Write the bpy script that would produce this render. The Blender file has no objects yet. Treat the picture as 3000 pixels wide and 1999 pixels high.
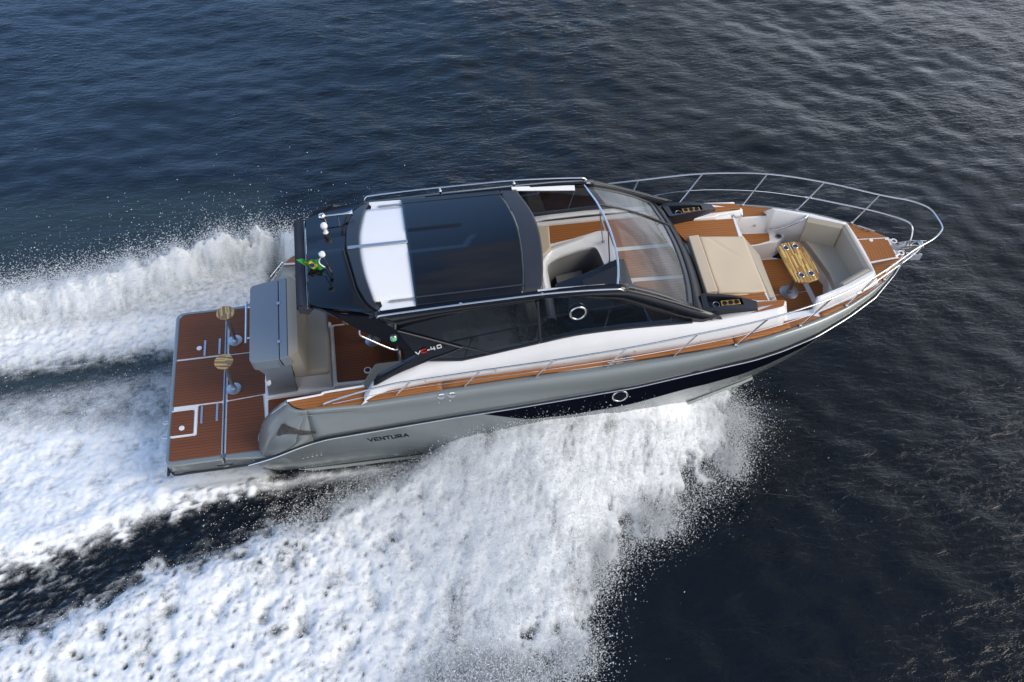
import bpy, bmesh, math, random
import numpy as np
from mathutils import Vector, Matrix

scene = bpy.context.scene
C = scene.collection
random.seed(7)
RNG = np.random.default_rng(7)

# ---------------------------------------------------------------- camera
cam_data = bpy.data.cameras.new("camera")
cam_data.sensor_width = 36.0
cam_data.lens = 31.5661
cam_data.clip_start = 0.1
cam_data.clip_end = 4000.0
cam = bpy.data.objects.new("camera", cam_data)
C.objects.link(cam)
cam.matrix_world = Matrix(((0.983722, 0.090149, -0.155445, 3.16129), (-0.171444, 0.729968, -0.66163, -9.78985), (0.053825, 0.67751, 0.733541, 12.0289), (0, 0, 0, 1)))
scene.camera = cam

# ---------------------------------------------------------------- light
SUN_ELEV = math.radians(36.0)
SUN_AZ = math.radians(-22.0)          # direction the sun stands in, from +X (bow) towards +Y (port)
CLOUD_LO, CLOUD_HI = 4.2, 9.0
world = bpy.data.worlds.new("World")
scene.world = world
world.use_nodes = True
wn = world.node_tree.nodes
wl = world.node_tree.links
wn.clear()
w_out = wn.new("ShaderNodeOutputWorld")
w_bg = wn.new("ShaderNodeBackground")
w_sky = wn.new("ShaderNodeTexSky")
w_sky.sky_type = 'NISHITA'
w_sky.sun_disc = False
w_sky.sun_elevation = SUN_ELEV
w_sky.sun_rotation = math.radians(90.0) - SUN_AZ
w_sky.air_density = 1.0
w_sky.dust_density = 1.5
w_sky.ozone_density = 1.5
w_co = wn.new("ShaderNodeTexCoord")
w_map = wn.new("ShaderNodeMapping")
w_map.inputs["Scale"].default_value = (1.0, 1.0, 1.9)
w_map.inputs["Location"].default_value = (0.35, 0.1, 0.2)
def w_noise(scale, detail, rough):
    t = wn.new("ShaderNodeTexNoise")
    t.inputs["Scale"].default_value = scale; t.inputs["Detail"].default_value = detail; t.inputs["Roughness"].default_value = rough
    wl.new(w_map.outputs["Vector"], t.inputs["Vector"]); return t.outputs["Fac"]
def w_range(v, a, b, c, d):
    t = wn.new("ShaderNodeMapRange"); t.interpolation_type = 'SMOOTHSTEP'
    for k, x in (("From Min", a), ("From Max", b), ("To Min", c), ("To Max", d)): t.inputs[k].default_value = x
    wl.new(v, t.inputs["Value"]); return t.outputs["Result"]
def w_math(op, a, b):
    t = wn.new("ShaderNodeMath"); t.operation = op; t.use_clamp = False
    for i, v in enumerate((a, b)):
        if isinstance(v, (int, float)): t.inputs[i].default_value = v
        else: wl.new(v, t.inputs[i])
    return t.outputs[0]
wl.new(w_co.outputs["Generated"], w_map.inputs["Vector"])
w_sep = wn.new("ShaderNodeSeparateXYZ"); wl.new(w_co.outputs["Generated"], w_sep.inputs[0])
w_dot = wn.new("ShaderNodeVectorMath"); w_dot.operation = 'DOT_PRODUCT'
wl.new(w_co.outputs["Generated"], w_dot.inputs[0]); w_dot.inputs[1].default_value = (-0.47, 0.76, 0.45)
w_gap = w_range(w_dot.outputs["Value"], 0.66, 0.95, 0.0, 0.46)          # clear sky over the port quarter
w_high = w_range(w_sep.outputs["Z"], 0.45, 0.95, 0.0, 0.06)             # thinner cloud overhead
w_n = w_math('SUBTRACT', w_math('SUBTRACT', w_noise(2.2, 6.0, 0.6), w_gap), w_high)
w_fac = w_range(w_n, 0.36, 0.54, 0.0, 1.0)
w_dens = w_noise(3.4, 5.0, 0.55)
w_lum = w_math('MULTIPLY', w_range(w_dens, 0.30, 0.70, CLOUD_LO, CLOUD_HI), w_range(w_sep.outputs["Z"], 0.20, 0.80, 1.55, 0.34))
w_ccol = wn.new("ShaderNodeMix"); w_ccol.data_type = 'RGBA'
w_ccol.inputs["A"].default_value = (0.86, 0.95, 1.10, 1); w_ccol.inputs["B"].default_value = (0.95, 0.99, 1.07, 1)
wl.new(w_range(w_dens, 0.35, 0.65, 0.0, 1.0), w_ccol.inputs["Factor"])
w_cmul = wn.new("ShaderNodeVectorMath"); w_cmul.operation = 'SCALE'
wl.new(w_ccol.outputs["Result"], w_cmul.inputs[0]); wl.new(w_lum, w_cmul.inputs["Scale"])
w_mix = wn.new("ShaderNodeMix")
w_mix.data_type = 'RGBA'
wl.new(w_fac, w_mix.inputs["Factor"])
w_blue = wn.new("ShaderNodeMix"); w_blue.data_type = 'RGBA'                # thin blue haze in the clear gap
wl.new(w_math('MULTIPLY', w_gap, 1.6), w_blue.inputs["Factor"])
wl.new(w_sky.outputs["Color"], w_blue.inputs["A"]); w_blue.inputs["B"].default_value = (2.7, 5.2, 10.0, 1)
wl.new(w_blue.outputs["Result"], w_mix.inputs["A"])
wl.new(w_cmul.outputs[0], w_mix.inputs["B"])
wl.new(w_mix.outputs["Result"], w_bg.inputs["Color"])
w_bg.inputs["Strength"].default_value = 0.15
wl.new(w_bg.outputs["Background"], w_out.inputs["Surface"])

sun_data = bpy.data.lights.new("sun", 'SUN')
sun_data.energy = 2.1
sun_data.angle = math.radians(36.0)
sun_data.color = (1.0, 0.90, 0.76)
sun = bpy.data.objects.new("sun", sun_data)
C.objects.link(sun)
sun.rotation_euler = (math.radians(90.0) - SUN_ELEV, 0.0, SUN_AZ + math.radians(90.0))

scene.view_settings.view_transform = 'Standard'
scene.view_settings.look = 'None'
scene.view_settings.gamma = 1.0
scene.view_settings.exposure = 0.20
scene.cycles.max_bounces = 8
scene.cycles.transparent_max_bounces = 12
scene.cycles.caustics_reflective = False
scene.cycles.caustics_refractive = False

# ---------------------------------------------------------------- materials
def new_mat(name):
    m = bpy.data.materials.new(name)
    m.use_nodes = True
    nt = m.node_tree
    b = nt.nodes["Principled BSDF"]
    return m, nt.nodes, nt.links, b

def paint(name, col, rough=0.4, metal=0.0, coat=0.0, var=0.06, bump=0.0, scale=6.0, spec=0.5, bscale=60.0):
    m, n, l, b = new_mat(name)
    co = n.new("ShaderNodeTexCoord")
    no = n.new("ShaderNodeTexNoise")
    no.inputs["Scale"].default_value = scale
    no.inputs["Detail"].default_value = 5.0
    l.new(co.outputs["Object"], no.inputs["Vector"])
    mx = n.new("ShaderNodeMix"); mx.data_type = 'RGBA'
    mx.inputs["A"].default_value = tuple(c * (1 - var) for c in col) + (1,)
    mx.inputs["B"].default_value = tuple(min(1, c * (1 + var)) for c in col) + (1,)
    l.new(no.outputs["Fac"], mx.inputs["Factor"])
    l.new(mx.outputs["Result"], b.inputs["Base Color"])
    mr = n.new("ShaderNodeMapRange")
    mr.inputs["To Min"].default_value = max(0.02, rough * 0.8)
    mr.inputs["To Max"].default_value = min(1, rough * 1.2)
    l.new(no.outputs["Fac"], mr.inputs["Value"])
    l.new(mr.outputs["Result"], b.inputs["Roughness"])
    b.inputs["Metallic"].default_value = metal
    b.inputs["Coat Weight"].default_value = coat
    b.inputs["Coat Roughness"].default_value = 0.06
    b.inputs["Specular IOR Level"].default_value = spec
    if bump:
        n2 = n.new("ShaderNodeTexNoise")
        n2.inputs["Scale"].default_value = bscale
        n2.inputs["Detail"].default_value = 3.0
        l.new(co.outputs["Object"], n2.inputs["Vector"])
        bp = n.new("ShaderNodeBump")
        bp.inputs["Strength"].default_value = bump
        bp.inputs["Distance"].default_value = 0.01
        l.new(n2.outputs["Fac"], bp.inputs["Height"])
        l.new(bp.outputs["Normal"], b.inputs["Normal"])
    return m

def math_node(n, l, op, a, b=None, c=None):
    nd = n.new("ShaderNodeMath"); nd.operation = op
    for i, v in enumerate((a, b, c)):
        if v is None: continue
        if isinstance(v, (int, float)): nd.inputs[i].default_value = v
        else: l.new(v, nd.inputs[i])
    return nd.outputs[0]

def teak(name, arc=False, col=(0.285, 0.102, 0.026), col2=(0.365, 0.142, 0.038), seam=(0.095, 0.037, 0.016)):
    m, n, l, b = new_mat(name)
    co = n.new("ShaderNodeTexCoord")
    sp = n.new("ShaderNodeSeparateXYZ")
    l.new(co.outputs["Object"], sp.inputs[0])
    if arc:
        dx = math_node(n, l, 'SUBTRACT', sp.outputs["X"], 10.55)
        r2 = math_node(n, l, 'ADD', math_node(n, l, 'MULTIPLY', dx, dx), math_node(n, l, 'MULTIPLY', sp.outputs["Y"], sp.outputs["Y"]))
        v = math_node(n, l, 'SQRT', r2)
    else:
        v = sp.outputs["Y"]
    fr = math_node(n, l, 'FRACT', math_node(n, l, 'DIVIDE', v, 0.052))
    line = math_node(n, l, 'LESS_THAN', fr, 0.11)
    pid = math_node(n, l, 'FLOOR', math_node(n, l, 'DIVIDE', v, 0.052))
    wn_ = n.new("ShaderNodeTexWhiteNoise"); wn_.noise_dimensions = '1D'
    l.new(pid, wn_.inputs["W"])
    mp = n.new("ShaderNodeMapping"); mp.inputs["Scale"].default_value = (3.0, 60.0, 10.0)
    l.new(co.outputs["Object"], mp.inputs["Vector"])
    no = n.new("ShaderNodeTexNoise"); no.inputs["Scale"].default_value = 1.0; no.inputs["Detail"].default_value = 5.0
    l.new(mp.outputs["Vector"], no.inputs["Vector"])
    f = math_node(n, l, 'ADD', math_node(n, l, 'MULTIPLY', no.outputs["Fac"], 0.75), math_node(n, l, 'MULTIPLY', wn_.outputs["Value"], 0.25))
    mx = n.new("ShaderNodeMix"); mx.data_type = 'RGBA'
    mx.inputs["A"].default_value = col + (1,); mx.inputs["B"].default_value = col2 + (1,)
    l.new(f, mx.inputs["Factor"])
    m2 = n.new("ShaderNodeMix"); m2.data_type = 'RGBA'
    l.new(line, m2.inputs["Factor"]); l.new(mx.outputs["Result"], m2.inputs["A"])
    m2.inputs["B"].default_value = seam + (1,)
    l.new(m2.outputs["Result"], b.inputs["Base Color"])
    b.inputs["Roughness"].default_value = 0.6
    b.inputs["Specular IOR Level"].default_value = 0.3
    return m

def bamboo(name):
    m, n, l, b = new_mat(name)
    co = n.new("ShaderNodeTexCoord")
    sp = n.new("ShaderNodeSeparateXYZ"); l.new(co.outputs["Object"], sp.inputs[0])
    row = math_node(n, l, 'FLOOR', math_node(n, l, 'DIVIDE', sp.outputs["X"], 0.022))
    w1 = n.new("ShaderNodeTexWhiteNoise"); w1.noise_dimensions = '1D'; l.new(row, w1.inputs["W"])
    seg = math_node(n, l, 'FLOOR', math_node(n, l, 'ADD', math_node(n, l, 'DIVIDE', sp.outputs["Y"], 0.26), math_node(n, l, 'MULTIPLY', w1.outputs["Value"], 7.0)))
    cb = n.new("ShaderNodeCombineXYZ"); l.new(row, cb.inputs[0]); l.new(seg, cb.inputs[1])
    w2 = n.new("ShaderNodeTexWhiteNoise"); w2.noise_dimensions = '2D'; l.new(cb.outputs[0], w2.inputs["Vector"])
    rp = n.new("ShaderNodeValToRGB")
    rp.color_ramp.elements[0].position = 0.0; rp.color_ramp.elements[0].color = (0.14, 0.06, 0.018, 1)
    rp.color_ramp.elements[1].position = 1.0; rp.color_ramp.elements[1].color = (0.74, 0.50, 0.15, 1)
    e = rp.color_ramp.elements.new(0.5); e.color = (0.36, 0.19, 0.045, 1)
    l.new(w2.outputs["Value"], rp.inputs["Fac"])
    l.new(rp.outputs["Color"], b.inputs["Base Color"])
    b.inputs["Roughness"].default_value = 0.3
    b.inputs["Coat Weight"].default_value = 0.4
    return m

def glass(name, tint, transp, rough=0.03, refl=(0.9, 0.95, 1.0), base=None):
    m, n, l, b = new_mat(name)
    n.remove(b)
    out = n["Material Output"]
    tr = n.new("ShaderNodeBsdfTransparent"); tr.inputs["Color"].default_value = tint + (1,)
    df = n.new("ShaderNodeBsdfDiffuse"); df.inputs["Color"].default_value = (base or (0.01, 0.012, 0.016)) + (1,)
    m1 = n.new("ShaderNodeMixShader"); m1.inputs[0].default_value = transp
    l.new(df.outputs[0], m1.inputs[1]); l.new(tr.outputs[0], m1.inputs[2])
    gl = n.new("ShaderNodeBsdfGlossy"); gl.inputs["Roughness"].default_value = rough; gl.inputs["Color"].default_value = refl + (1,)
    fr = n.new("ShaderNodeFresnel"); fr.inputs["IOR"].default_value = 1.5
    m2 = n.new("ShaderNodeMixShader")
    ge = n.new("ShaderNodeNewGeometry")
    ff = math_node(n, l, 'MULTIPLY', fr.outputs[0], math_node(n, l, 'SUBTRACT', 1.0, ge.outputs["Backfacing"]))
    l.new(ff, m2.inputs[0]); l.new(m1.outputs[0], m2.inputs[1]); l.new(gl.outputs[0], m2.inputs[2])
    l.new(m2.outputs[0], out.inputs["Surface"])
    return m

M = {
    'teak': teak("teak_decking"),
    'teak_dark': teak("dark_teak_decking", col=(0.135, 0.044, 0.019), col2=(0.200, 0.070, 0.027), seam=(0.040, 0.015, 0.009)),  # darker plank and seam colours for the platform and cockpit sole panels
    'teak_arc': teak("teak_decking_curved", arc=True),
    'white': paint("white_gelcoat", (0.80, 0.80, 0.81), 0.25, coat=0.3, var=0.02),
    'grey': paint("silver_grey_hull_paint", (0.215, 0.238, 0.240), 0.24, metal=0.25, coat=0.5, var=0.012, scale=1.5),
    'greydark': paint("grey_module_paint", (0.19, 0.22, 0.255), 0.42, coat=0.2, var=0.02, scale=2.0),
    'navy': paint("navy_gloss_paint", (0.002, 0.0035, 0.008), 0.04, coat=0.1, var=0.1, spec=0.5),
    'navymat': paint("navy_satin_paint", (0.022, 0.026, 0.036), 0.38, coat=0.1, var=0.1),
    'black': paint("black_gloss_trim", (0.007, 0.008, 0.013), 0.16, coat=0.0, var=0.1, spec=0.4),
    'stripe': paint("dark_hull_glazing", (0.005, 0.006, 0.012), 0.40, var=0.1, spec=0.0),
    'blackmat': paint("black_satin_trim", (0.02, 0.022, 0.028), 0.42, var=0.1),
    'chrome': paint("polished_steel", (0.66, 0.67, 0.69), 0.14, metal=1.0, var=0.03),
    'steel': paint("brushed_steel", (0.42, 0.44, 0.48), 0.35, metal=0.9, var=0.05),
    'beige': paint("beige_vinyl", (0.56, 0.46, 0.335), 0.6, var=0.03, bump=0.06, scale=3.0, spec=0.3),
    'taupe': paint("taupe_vinyl", (0.39, 0.345, 0.28), 0.6, var=0.03, bump=0.06, scale=3.0, spec=0.3),
    'gold': paint("gold_anodised", (0.80, 0.42, 0.08), 0.25, metal=0.9, var=0.05),
    'bottom': paint("pale_antifouling", (0.30, 0.33, 0.31), 0.35, coat=0.2, var=0.08),
    'fabric': paint("navy_fabric", (0.012, 0.018, 0.032), 0.8, var=0.15, bump=0.2),
    'rubber': paint("dark_rubber", (0.03, 0.03, 0.032), 0.6),
    'bamboo': bamboo("striped_wood"),
    'pod': paint("pod_navy", (0.010, 0.014, 0.024), 0.35, var=0.1),
    'vent': paint("vent_cover_with_reflection", (0.085, 0.075, 0.068), 0.12, metal=0.5, var=0.8, scale=16.0),  # strong mottling paints a pebbled brown-grey reflection into the cover's colour
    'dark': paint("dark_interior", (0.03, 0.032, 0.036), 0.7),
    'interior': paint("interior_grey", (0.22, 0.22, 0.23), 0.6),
    'copper': paint("copper_lamp", (0.75, 0.48, 0.36), 0.3, metal=0.7),
    'green': paint("flag_green", (0.02, 0.22, 0.035), 0.7),
    'yellow': paint("flag_yellow", (0.72, 0.50, 0.02), 0.7),
    'blue': paint("flag_blue", (0.01, 0.035, 0.22), 0.7),
    'red': paint("red_letter", (0.55, 0.01, 0.015), 0.4),
    'lamp_green': paint("green_lens", (0.10, 0.55, 0.22), 0.1, coat=1.0),
    'sidewin': glass("tinted_side_glass", (0.60, 0.66, 0.74), 0.52, base=(0.012, 0.016, 0.022)),
    'wind': glass("windscreen_glass", (0.98, 0.98, 0.97), 0.96, rough=0.05, base=(0.60, 0.57, 0.53)),  # pale diffuse base paints a reflected haze into the clear glass
}

# ---------------------------------------------------------------- mesh helpers
def finish(o, mat, parent, smooth=True, ang=38.0):
    me = o.data
    mats = mat if isinstance(mat, (list, tuple)) else [mat]
    for k in mats:
        me.materials.append(M[k] if isinstance(k, str) else k)
    if smooth:
        bm = bmesh.new(); bm.from_mesh(me)
        ca = math.radians(ang)
        for f in bm.faces: f.smooth = True
        for e in bm.edges:
            if len(e.link_faces) == 2 and e.calc_face_angle(0.0) > ca: e.smooth = False
        bm.to_mesh(me); bm.free()
    C.objects.link(o)
    if parent: o.parent = parent
    return o

def mesh(name, verts, faces, mat, parent=None, smooth=True, idx=None, ang=38.0):
    me = bpy.data.meshes.new(name)
    me.from_pydata([tuple(v) for v in verts], [], faces)
    bm = bmesh.new(); bm.from_mesh(me)
    bmesh.ops.recalc_face_normals(bm, faces=bm.faces[:])
    bm.to_mesh(me); bm.free()
    o = bpy.data.objects.new(name, me)
    if idx is not None:
        for p, i in zip(me.polygons, idx): p.material_index = i
    return finish(o, mat, parent, smooth, ang)

class Geo:
    """collects several shapes of one part"""
    def __init__(s): s.v = []; s.f = []
    def add(s, v, f):
        k = len(s.v); s.v += [tuple(p) for p in v]; s.f += [tuple(i + k for i in q) for q in f]; return s
    def build(s, name, mat, parent=None, **kw): return mesh(name, s.v, s.f, mat, parent, **kw)

def newell(pts):
    n = Vector((0, 0, 0))
    for a, b in zip(pts, list(pts[1:]) + [pts[0]]):
        n += Vector(((a[1]-b[1])*(a[2]+b[2]), (a[2]-b[2])*(a[0]+b[0]), (a[0]-b[0])*(a[1]+b[1])))
    return n.normalized()

def g_slab(pts, thick, up=(0, 0, 1)):
    pts = [Vector(p) for p in pts]
    n = newell(pts)
    if n.dot(Vector(up)) < 0: n = -n
    k = len(pts)
    v = pts + [p - n * thick for p in pts]
    f = [tuple(range(k)), tuple(range(2*k-1, k-1, -1))]
    f += [(i, (i+1) % k, k + (i+1) % k, k + i) for i in range(k)]
    return v, f

def bevel(o, w, seg=2):
    if w:
        md = o.modifiers.new("bevel", 'BEVEL'); md.width = w; md.segments = seg
        md.limit_method = 'ANGLE'; md.angle_limit = math.radians(25); md.harden_normals = False
    return o

def slab(name, pts, thick, mat, parent=None, bev=0.0, seg=2, up=(0, 0, 1), ang=38.0):
    v, f = g_slab(pts, thick, up)
    return bevel(mesh(name, v, f, mat, parent, smooth=True, ang=ang), bev, seg)

def rpoly(pts, r, n=4):
    """round the corners of a polygon (3-D points); r: one radius or one per corner"""
    out = []
    k = len(pts)
    rs = r if isinstance(r, (list, tuple)) else [r] * k
    for i in range(k):
        p = Vector(pts[i]); a = Vector(pts[i-1]) - p; b = Vector(pts[(i+1) % k]) - p
        d = min(rs[i], a.length * 0.45, b.length * 0.45)
        if d < 1e-4: out.append(tuple(p)); continue
        s = p + a.normalized() * d; e = p + b.normalized() * d
        for j in range(n + 1):
            t = j / n
            out.append(tuple((1-t)**2 * s + 2*t*(1-t) * p + t*t * e))
    return out

def flat(xy, z): return [(x, y, z) for x, y in xy]

def g_box(c, s, rot=0.0):
    cx, cy, cz = c; a, b, d = s[0]/2, s[1]/2, s[2]/2
    v = []
    for z in (-d, d):
        for x, y in ((-a, -b), (a, -b), (a, b), (-a, b)):
            v.append((cx + x*math.cos(rot) - y*math.sin(rot), cy + x*math.sin(rot) + y*math.cos(rot), cz + z))
    return v, [(3, 2, 1, 0), (4, 5, 6, 7), (0, 1, 5, 4), (1, 2, 6, 5), (2, 3, 7, 6), (3, 0, 4, 7)]

def box(name, c, s, mat, parent=None, bev=0.0, rot=0.0):
    v, f = g_box(c, s, rot)
    return bevel(mesh(name, v, f, mat, parent), bev)

def spline(pts, n=8):
    p = [Vector(q) for q in pts]
    if len(p) < 3: return p
    out = []
    for i in range(len(p) - 1):
        a = p[i-1] if i else p[0] * 2 - p[1]; b = p[i]; c = p[i+1]; d = p[i+2] if i + 2 < len(p) else p[-1] * 2 - p[-2]
        for j in range(n):
            t = j / n
            out.append(0.5 * ((2*b) + (c-a)*t + (2*a-5*b+4*c-d)*t*t + (3*b-a-3*c+d)*t**3))
    out.append(p[-1])
    return out

def g_tube(pts, r, seg=8, n=6, curve=True, cap=True):
    p = spline(pts, n) if curve else [Vector(q) for q in pts]
    v, f = [], []
    t = (p[1] - p[0]).normalized()
    u = t.orthogonal().normalized()
    for i, q in enumerate(p):
        t2 = (p[min(i+1, len(p)-1)] - p[max(i-1, 0)]).normalized()
        u = (u - t2 * u.dot(t2)).normalized(); w = t2.cross(u)
        rr = r[0] + (r[1]-r[0]) * i / (len(p)-1) if isinstance(r, tuple) else r
        for k in range(seg):
            a = 2 * math.pi * k / seg
            v.append(q + (u * math.cos(a) + w * math.sin(a)) * rr)
    for i in range(len(p) - 1):
        for k in range(seg):
            f.append((i*seg+k, i*seg+(k+1) % seg, (i+1)*seg+(k+1) % seg, (i+1)*seg+k))
    if cap:
        f.append(tuple(range(seg-1, -1, -1))); f.append(tuple(range((len(p)-1)*seg, len(p)*seg)))
    return v, f

def tube(name, pts, r, mat, parent=None, seg=8, n=6, curve=True):
    v, f = g_tube(pts, r, seg, n, curve)
    return mesh(name, v, f, mat, parent, ang=60)

def g_lathe(prof, base, axis=(0, 0, 1), seg=20):
    ax = Vector(axis).normalized(); u = ax.orthogonal().normalized(); w = ax.cross(u); b = Vector(base)
    v, f = [], []
    for r, h in prof:
        for k in range(seg):
            a = 2*math.pi*k/seg
            v.append(b + ax*h + (u*math.cos(a) + w*math.sin(a)) * max(r, 1e-4))
    for i in range(len(prof)-1):
        for k in range(seg):
            f.append((i*seg+k, i*seg+(k+1) % seg, (i+1)*seg+(k+1) % seg, (i+1)*seg+k))
    f.append(tuple(range(seg-1, -1, -1))); f.append(tuple(range((len(prof)-1)*seg, len(prof)*seg)))
    return v, f

def lathe(name, prof, base, mat, parent=None, axis=(0, 0, 1), seg=20, ang=38.0):
    v, f = g_lathe(prof, base, axis, seg)
    return mesh(name, v, f, mat, parent, ang=ang)

def g_ring(c, axis, R, r, seg=28, s2=8, sx=1.0):
    ax = Vector(axis).normalized(); u = Vector((1, 0, 0)); u = (u - ax*u.dot(ax)).normalized(); w = ax.cross(u); c = Vector(c)
    v, f = [], []
    for i in range(seg):
        a = 2*math.pi*i/seg; d = u*math.cos(a)*sx + w*math.sin(a)
        for k in range(s2):
            b = 2*math.pi*k/s2
            v.append(c + d*(R + r*math.cos(b)) + ax*r*math.sin(b))
    for i in range(seg):
        for k in range(s2):
            f.append((i*s2+k, i*s2+(k+1) % s2, ((i+1) % seg)*s2+(k+1) % s2, ((i+1) % seg)*s2+k))
    return v, f

def g_loft(rows, close=False):
    v = [tuple(p) for r in rows for p in r]; k = len(rows[0]); f = []
    for i in range(len(rows)-1):
        for j in range(k if close else k-1):
            f.append((i*k+j, i*k+(j+1) % k, (i+1)*k+(j+1) % k, (i+1)*k+j))
    return v, f

def loft(name, rows, mat, parent=None, close=False, thick=0.0, ang=38.0, caps=False):
    v, f = g_loft(rows, close)
    if caps:
        k = len(rows[0]); n = len(rows)
        f += [tuple(range(k-1, -1, -1)), tuple(range((n-1)*k, n*k))]
    o = mesh(name, v, f, mat, parent, ang=ang)
    if thick:
        md = o.modifiers.new("thick", 'SOLIDIFY'); md.thickness = thick; md.offset = -1
    return o

def mir(pts): return [(p[0], -p[1], p[2]) for p in pts]

def resample(pts, n):
    p = [Vector(q) for q in pts]
    d = [0.0]
    for a, b in zip(p, p[1:]): d.append(d[-1] + (b-a).length)
    out = []
    for i in range(n):
        t = d[-1]*i/(n-1); k = 0
        while k < len(p)-2 and d[k+1] < t: k += 1
        s = (t-d[k])/max(d[k+1]-d[k], 1e-9)
        out.append(p[k].lerp(p[k+1], min(1, s)))
    return out

def interp(tab, x):
    """rows (x, a, b, ...) -> smooth interpolation of a, b, ..."""
    xs = [r[0] for r in tab]
    return [float(np.interp(x, xs, [r[i] for r in tab])) for i in range(1, len(tab[0]))]

def tag(o, label=None, cat=None, group=None, kind=None):
    if label: o['label'] = label
    if cat: o['category'] = cat
    if group: o['group'] = group
    if kind: o['kind'] = kind
    return o

# ================================================================ the yacht
BOAT = Matrix(((0.999048, -0.003046, -0.043513, 0), (-0, 0.997559, -0.069823, 0), (0.043619, 0.069756, 0.99661, 0.47279), (0, 0, 0, 1)))
yacht = bpy.data.objects.new("motor_yacht", None)
C.objects.link(yacht)
yacht.matrix_world = BOAT
yacht.empty_display_size = 0.5
tag(yacht, "grey and white motor yacht with navy hardtop and teak decks speeding across dark water", "yacht")
YX = yacht

# ---- hull lines: X, half-breadth, height
GUN = [(2.0, 1.50, 1.46), (2.25, 1.54, 1.47), (3.0, 1.56, 1.48), (4.34, 1.545, 1.53), (5.2, 1.54, 1.555), (6.5, 1.545, 1.585),
       (7.5, 1.55, 1.635), (8.0, 1.55, 1.665), (8.55, 1.53, 1.70), (9.1, 1.46, 1.715), (9.64, 1.345, 1.72), (10.1, 1.215, 1.72), (10.47, 1.085, 1.72),
       (10.9, 0.885, 1.72), (11.29, 0.655, 1.715), (11.55, 0.45, 1.71), (11.78, 0.235, 1.705), (11.90, 0.09, 1.70)]
RUB = [(0.05, 1.495, 0.215), (0.9, 1.505, 0.225), (1.27, 1.58, 0.36), (1.65, 1.61, 0.52), (2.08, 1.63, 0.745), (2.42, 1.64, 0.865), (2.97, 1.65, 0.92), (4.31, 1.66, 1.03),
       (5.18, 1.665, 1.075), (6.2, 1.665, 1.145), (7.03, 1.66, 1.20), (7.95, 1.63, 1.315), (8.9, 1.545, 1.345), (9.38, 1.47, 1.39), (9.95, 1.335, 1.46),
       (10.55, 1.09, 1.52), (11.1, 0.80, 1.555), (11.6, 0.40, 1.58), (11.97, 0.03, 1.60)]
CHI = [(1.70, 1.30, -0.44), (2.5, 1.33, -0.43), (4.0, 1.38, -0.38), (5.5, 1.40, -0.31), (7.0, 1.36, -0.21), (8.2, 1.27, -0.04), (9.2, 1.145, 0.21), (9.8, 1.05, 0.45),
       (10.3, 0.92, 0.68), (10.8, 0.66, 0.96), (11.2, 0.40, 1.19), (11.62, 0.03, 1.42)]
KEEL = [(1.70, 0.0, -0.80), (4.0, 0.0, -0.88), (6.5, 0.0, -0.88), (7.6, 0.0, -0.82), (8.6, 0.0, -0.62), (9.4, 0.0, -0.30), (10.2, 0.0, 0.14), (10.9, 0.0, 0.70), (11.3, 0.0, 1.08), (11.64, 0.0, 1.40)]

def line(tab, x):
    y, z = interp(tab, x); return Vector((x, y, z))
def warp(tab, t):
    xs = [r[0] for r in tab]; x = xs[0] + (xs[-1]-xs[0]) * t
    return line(tab, x)
def rubw(t): return line(RUB, 1.30 + (11.97-1.30)*t)
def hullpt(t, v):
    """t along the hull, v: 0 rub rail .. 1 chine (starboard, y < 0)"""
    a = rubw(t); b = warp(CHI, t)
    p = a.lerp(b, v)
    flare = 4*v*(1-v) * (0.05 - 0.10 * max(0, t-0.55))
    return Vector((p.x, -(p.y + flare * (1 if t < 0.96 else 0.3)), p.z))

NT = 64
ts = [i/NT for i in range(NT+1)]
VS = [0.0, 0.1, 0.2, 0.35, 0.5, 0.65, 0.8, 0.9, 1.0]
g = Geo()
for sgn in (1, -1):
    rows = []
    for t in ts:
        r = [hullpt(t, v) for v in VS]
        c = warp(CHI, t)
        r.append(Vector((c.x, -max(0.0, c.y-0.05), c.z-0.035)))
        rows.append([Vector((p.x, p.y*sgn, p.z)) for p in r])
    g.add(*g_loft(rows))
hull = g.build("hull", 'grey', YX, ang=60)
# bottom and transom
g = Geo()
for sgn in (1, -1):
    rows = []
    for t in ts:
        c = warp(CHI, t); k = warp(KEEL, t)
        a = Vector((c.x, sgn*max(0.0, c.y-0.05), c.z-0.037))
        rows.append([a, a.lerp(k, 0.34), a.lerp(k, 0.36) + Vector((0, 0, -0.02)), a.lerp(k, 0.67), a.lerp(k, 0.69) + Vector((0, 0, -0.02)), k])
    g.add(*g_loft(rows))
tr = [(1.30, -1.56, 0.38), (1.30, 1.56, 0.38), (1.70, 1.30, -0.44), (1.70, 0, -0.80), (1.70, -1.30, -0.44)]
g.add(tr, [(0, 1, 2, 3, 4)])
g.build("hull_bottom", 'bottom', hull)
# chine strake
for sgn in (1, -1):
    pts = [Vector((p.x, sgn*(p.y+0.006), p.z)) for p in (warp(CHI, t) for t in ts[:50])]
    v, f = g_loft([[p, p + Vector((0, sgn*0.03, -0.035)), p + Vector((0, -sgn*0.05, -0.05))] for p in pts])
    mesh("chine_strake", v, f, 'bottom', hull)
# dark stripe along the topsides (hull glazing)
def stripe(sgn):
    rows = []
    for i in range(61):
        t = 0.325 + (0.985-0.325) * i/60
        lo = np.interp(t, [0.325, 0.384, 0.45, 0.553, 0.628, 0.72, 0.78, 0.90, 0.985], [0.06, 0.33, 0.42, 0.43, 0.40, 0.46, 0.42, 0.40, 0.45])
        hi = 0.045
        r = []
        for j in range(5):
            p = hullpt(t, hi + (lo-hi)*j/4)
            r.append(Vector((p.x, (p.y - 0.006)*sgn, p.z - 0.001)))
        rows.append(r)
    o = loft("hull_stripe", rows, 'stripe', hull)
stripe(1); stripe(-1)
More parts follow.
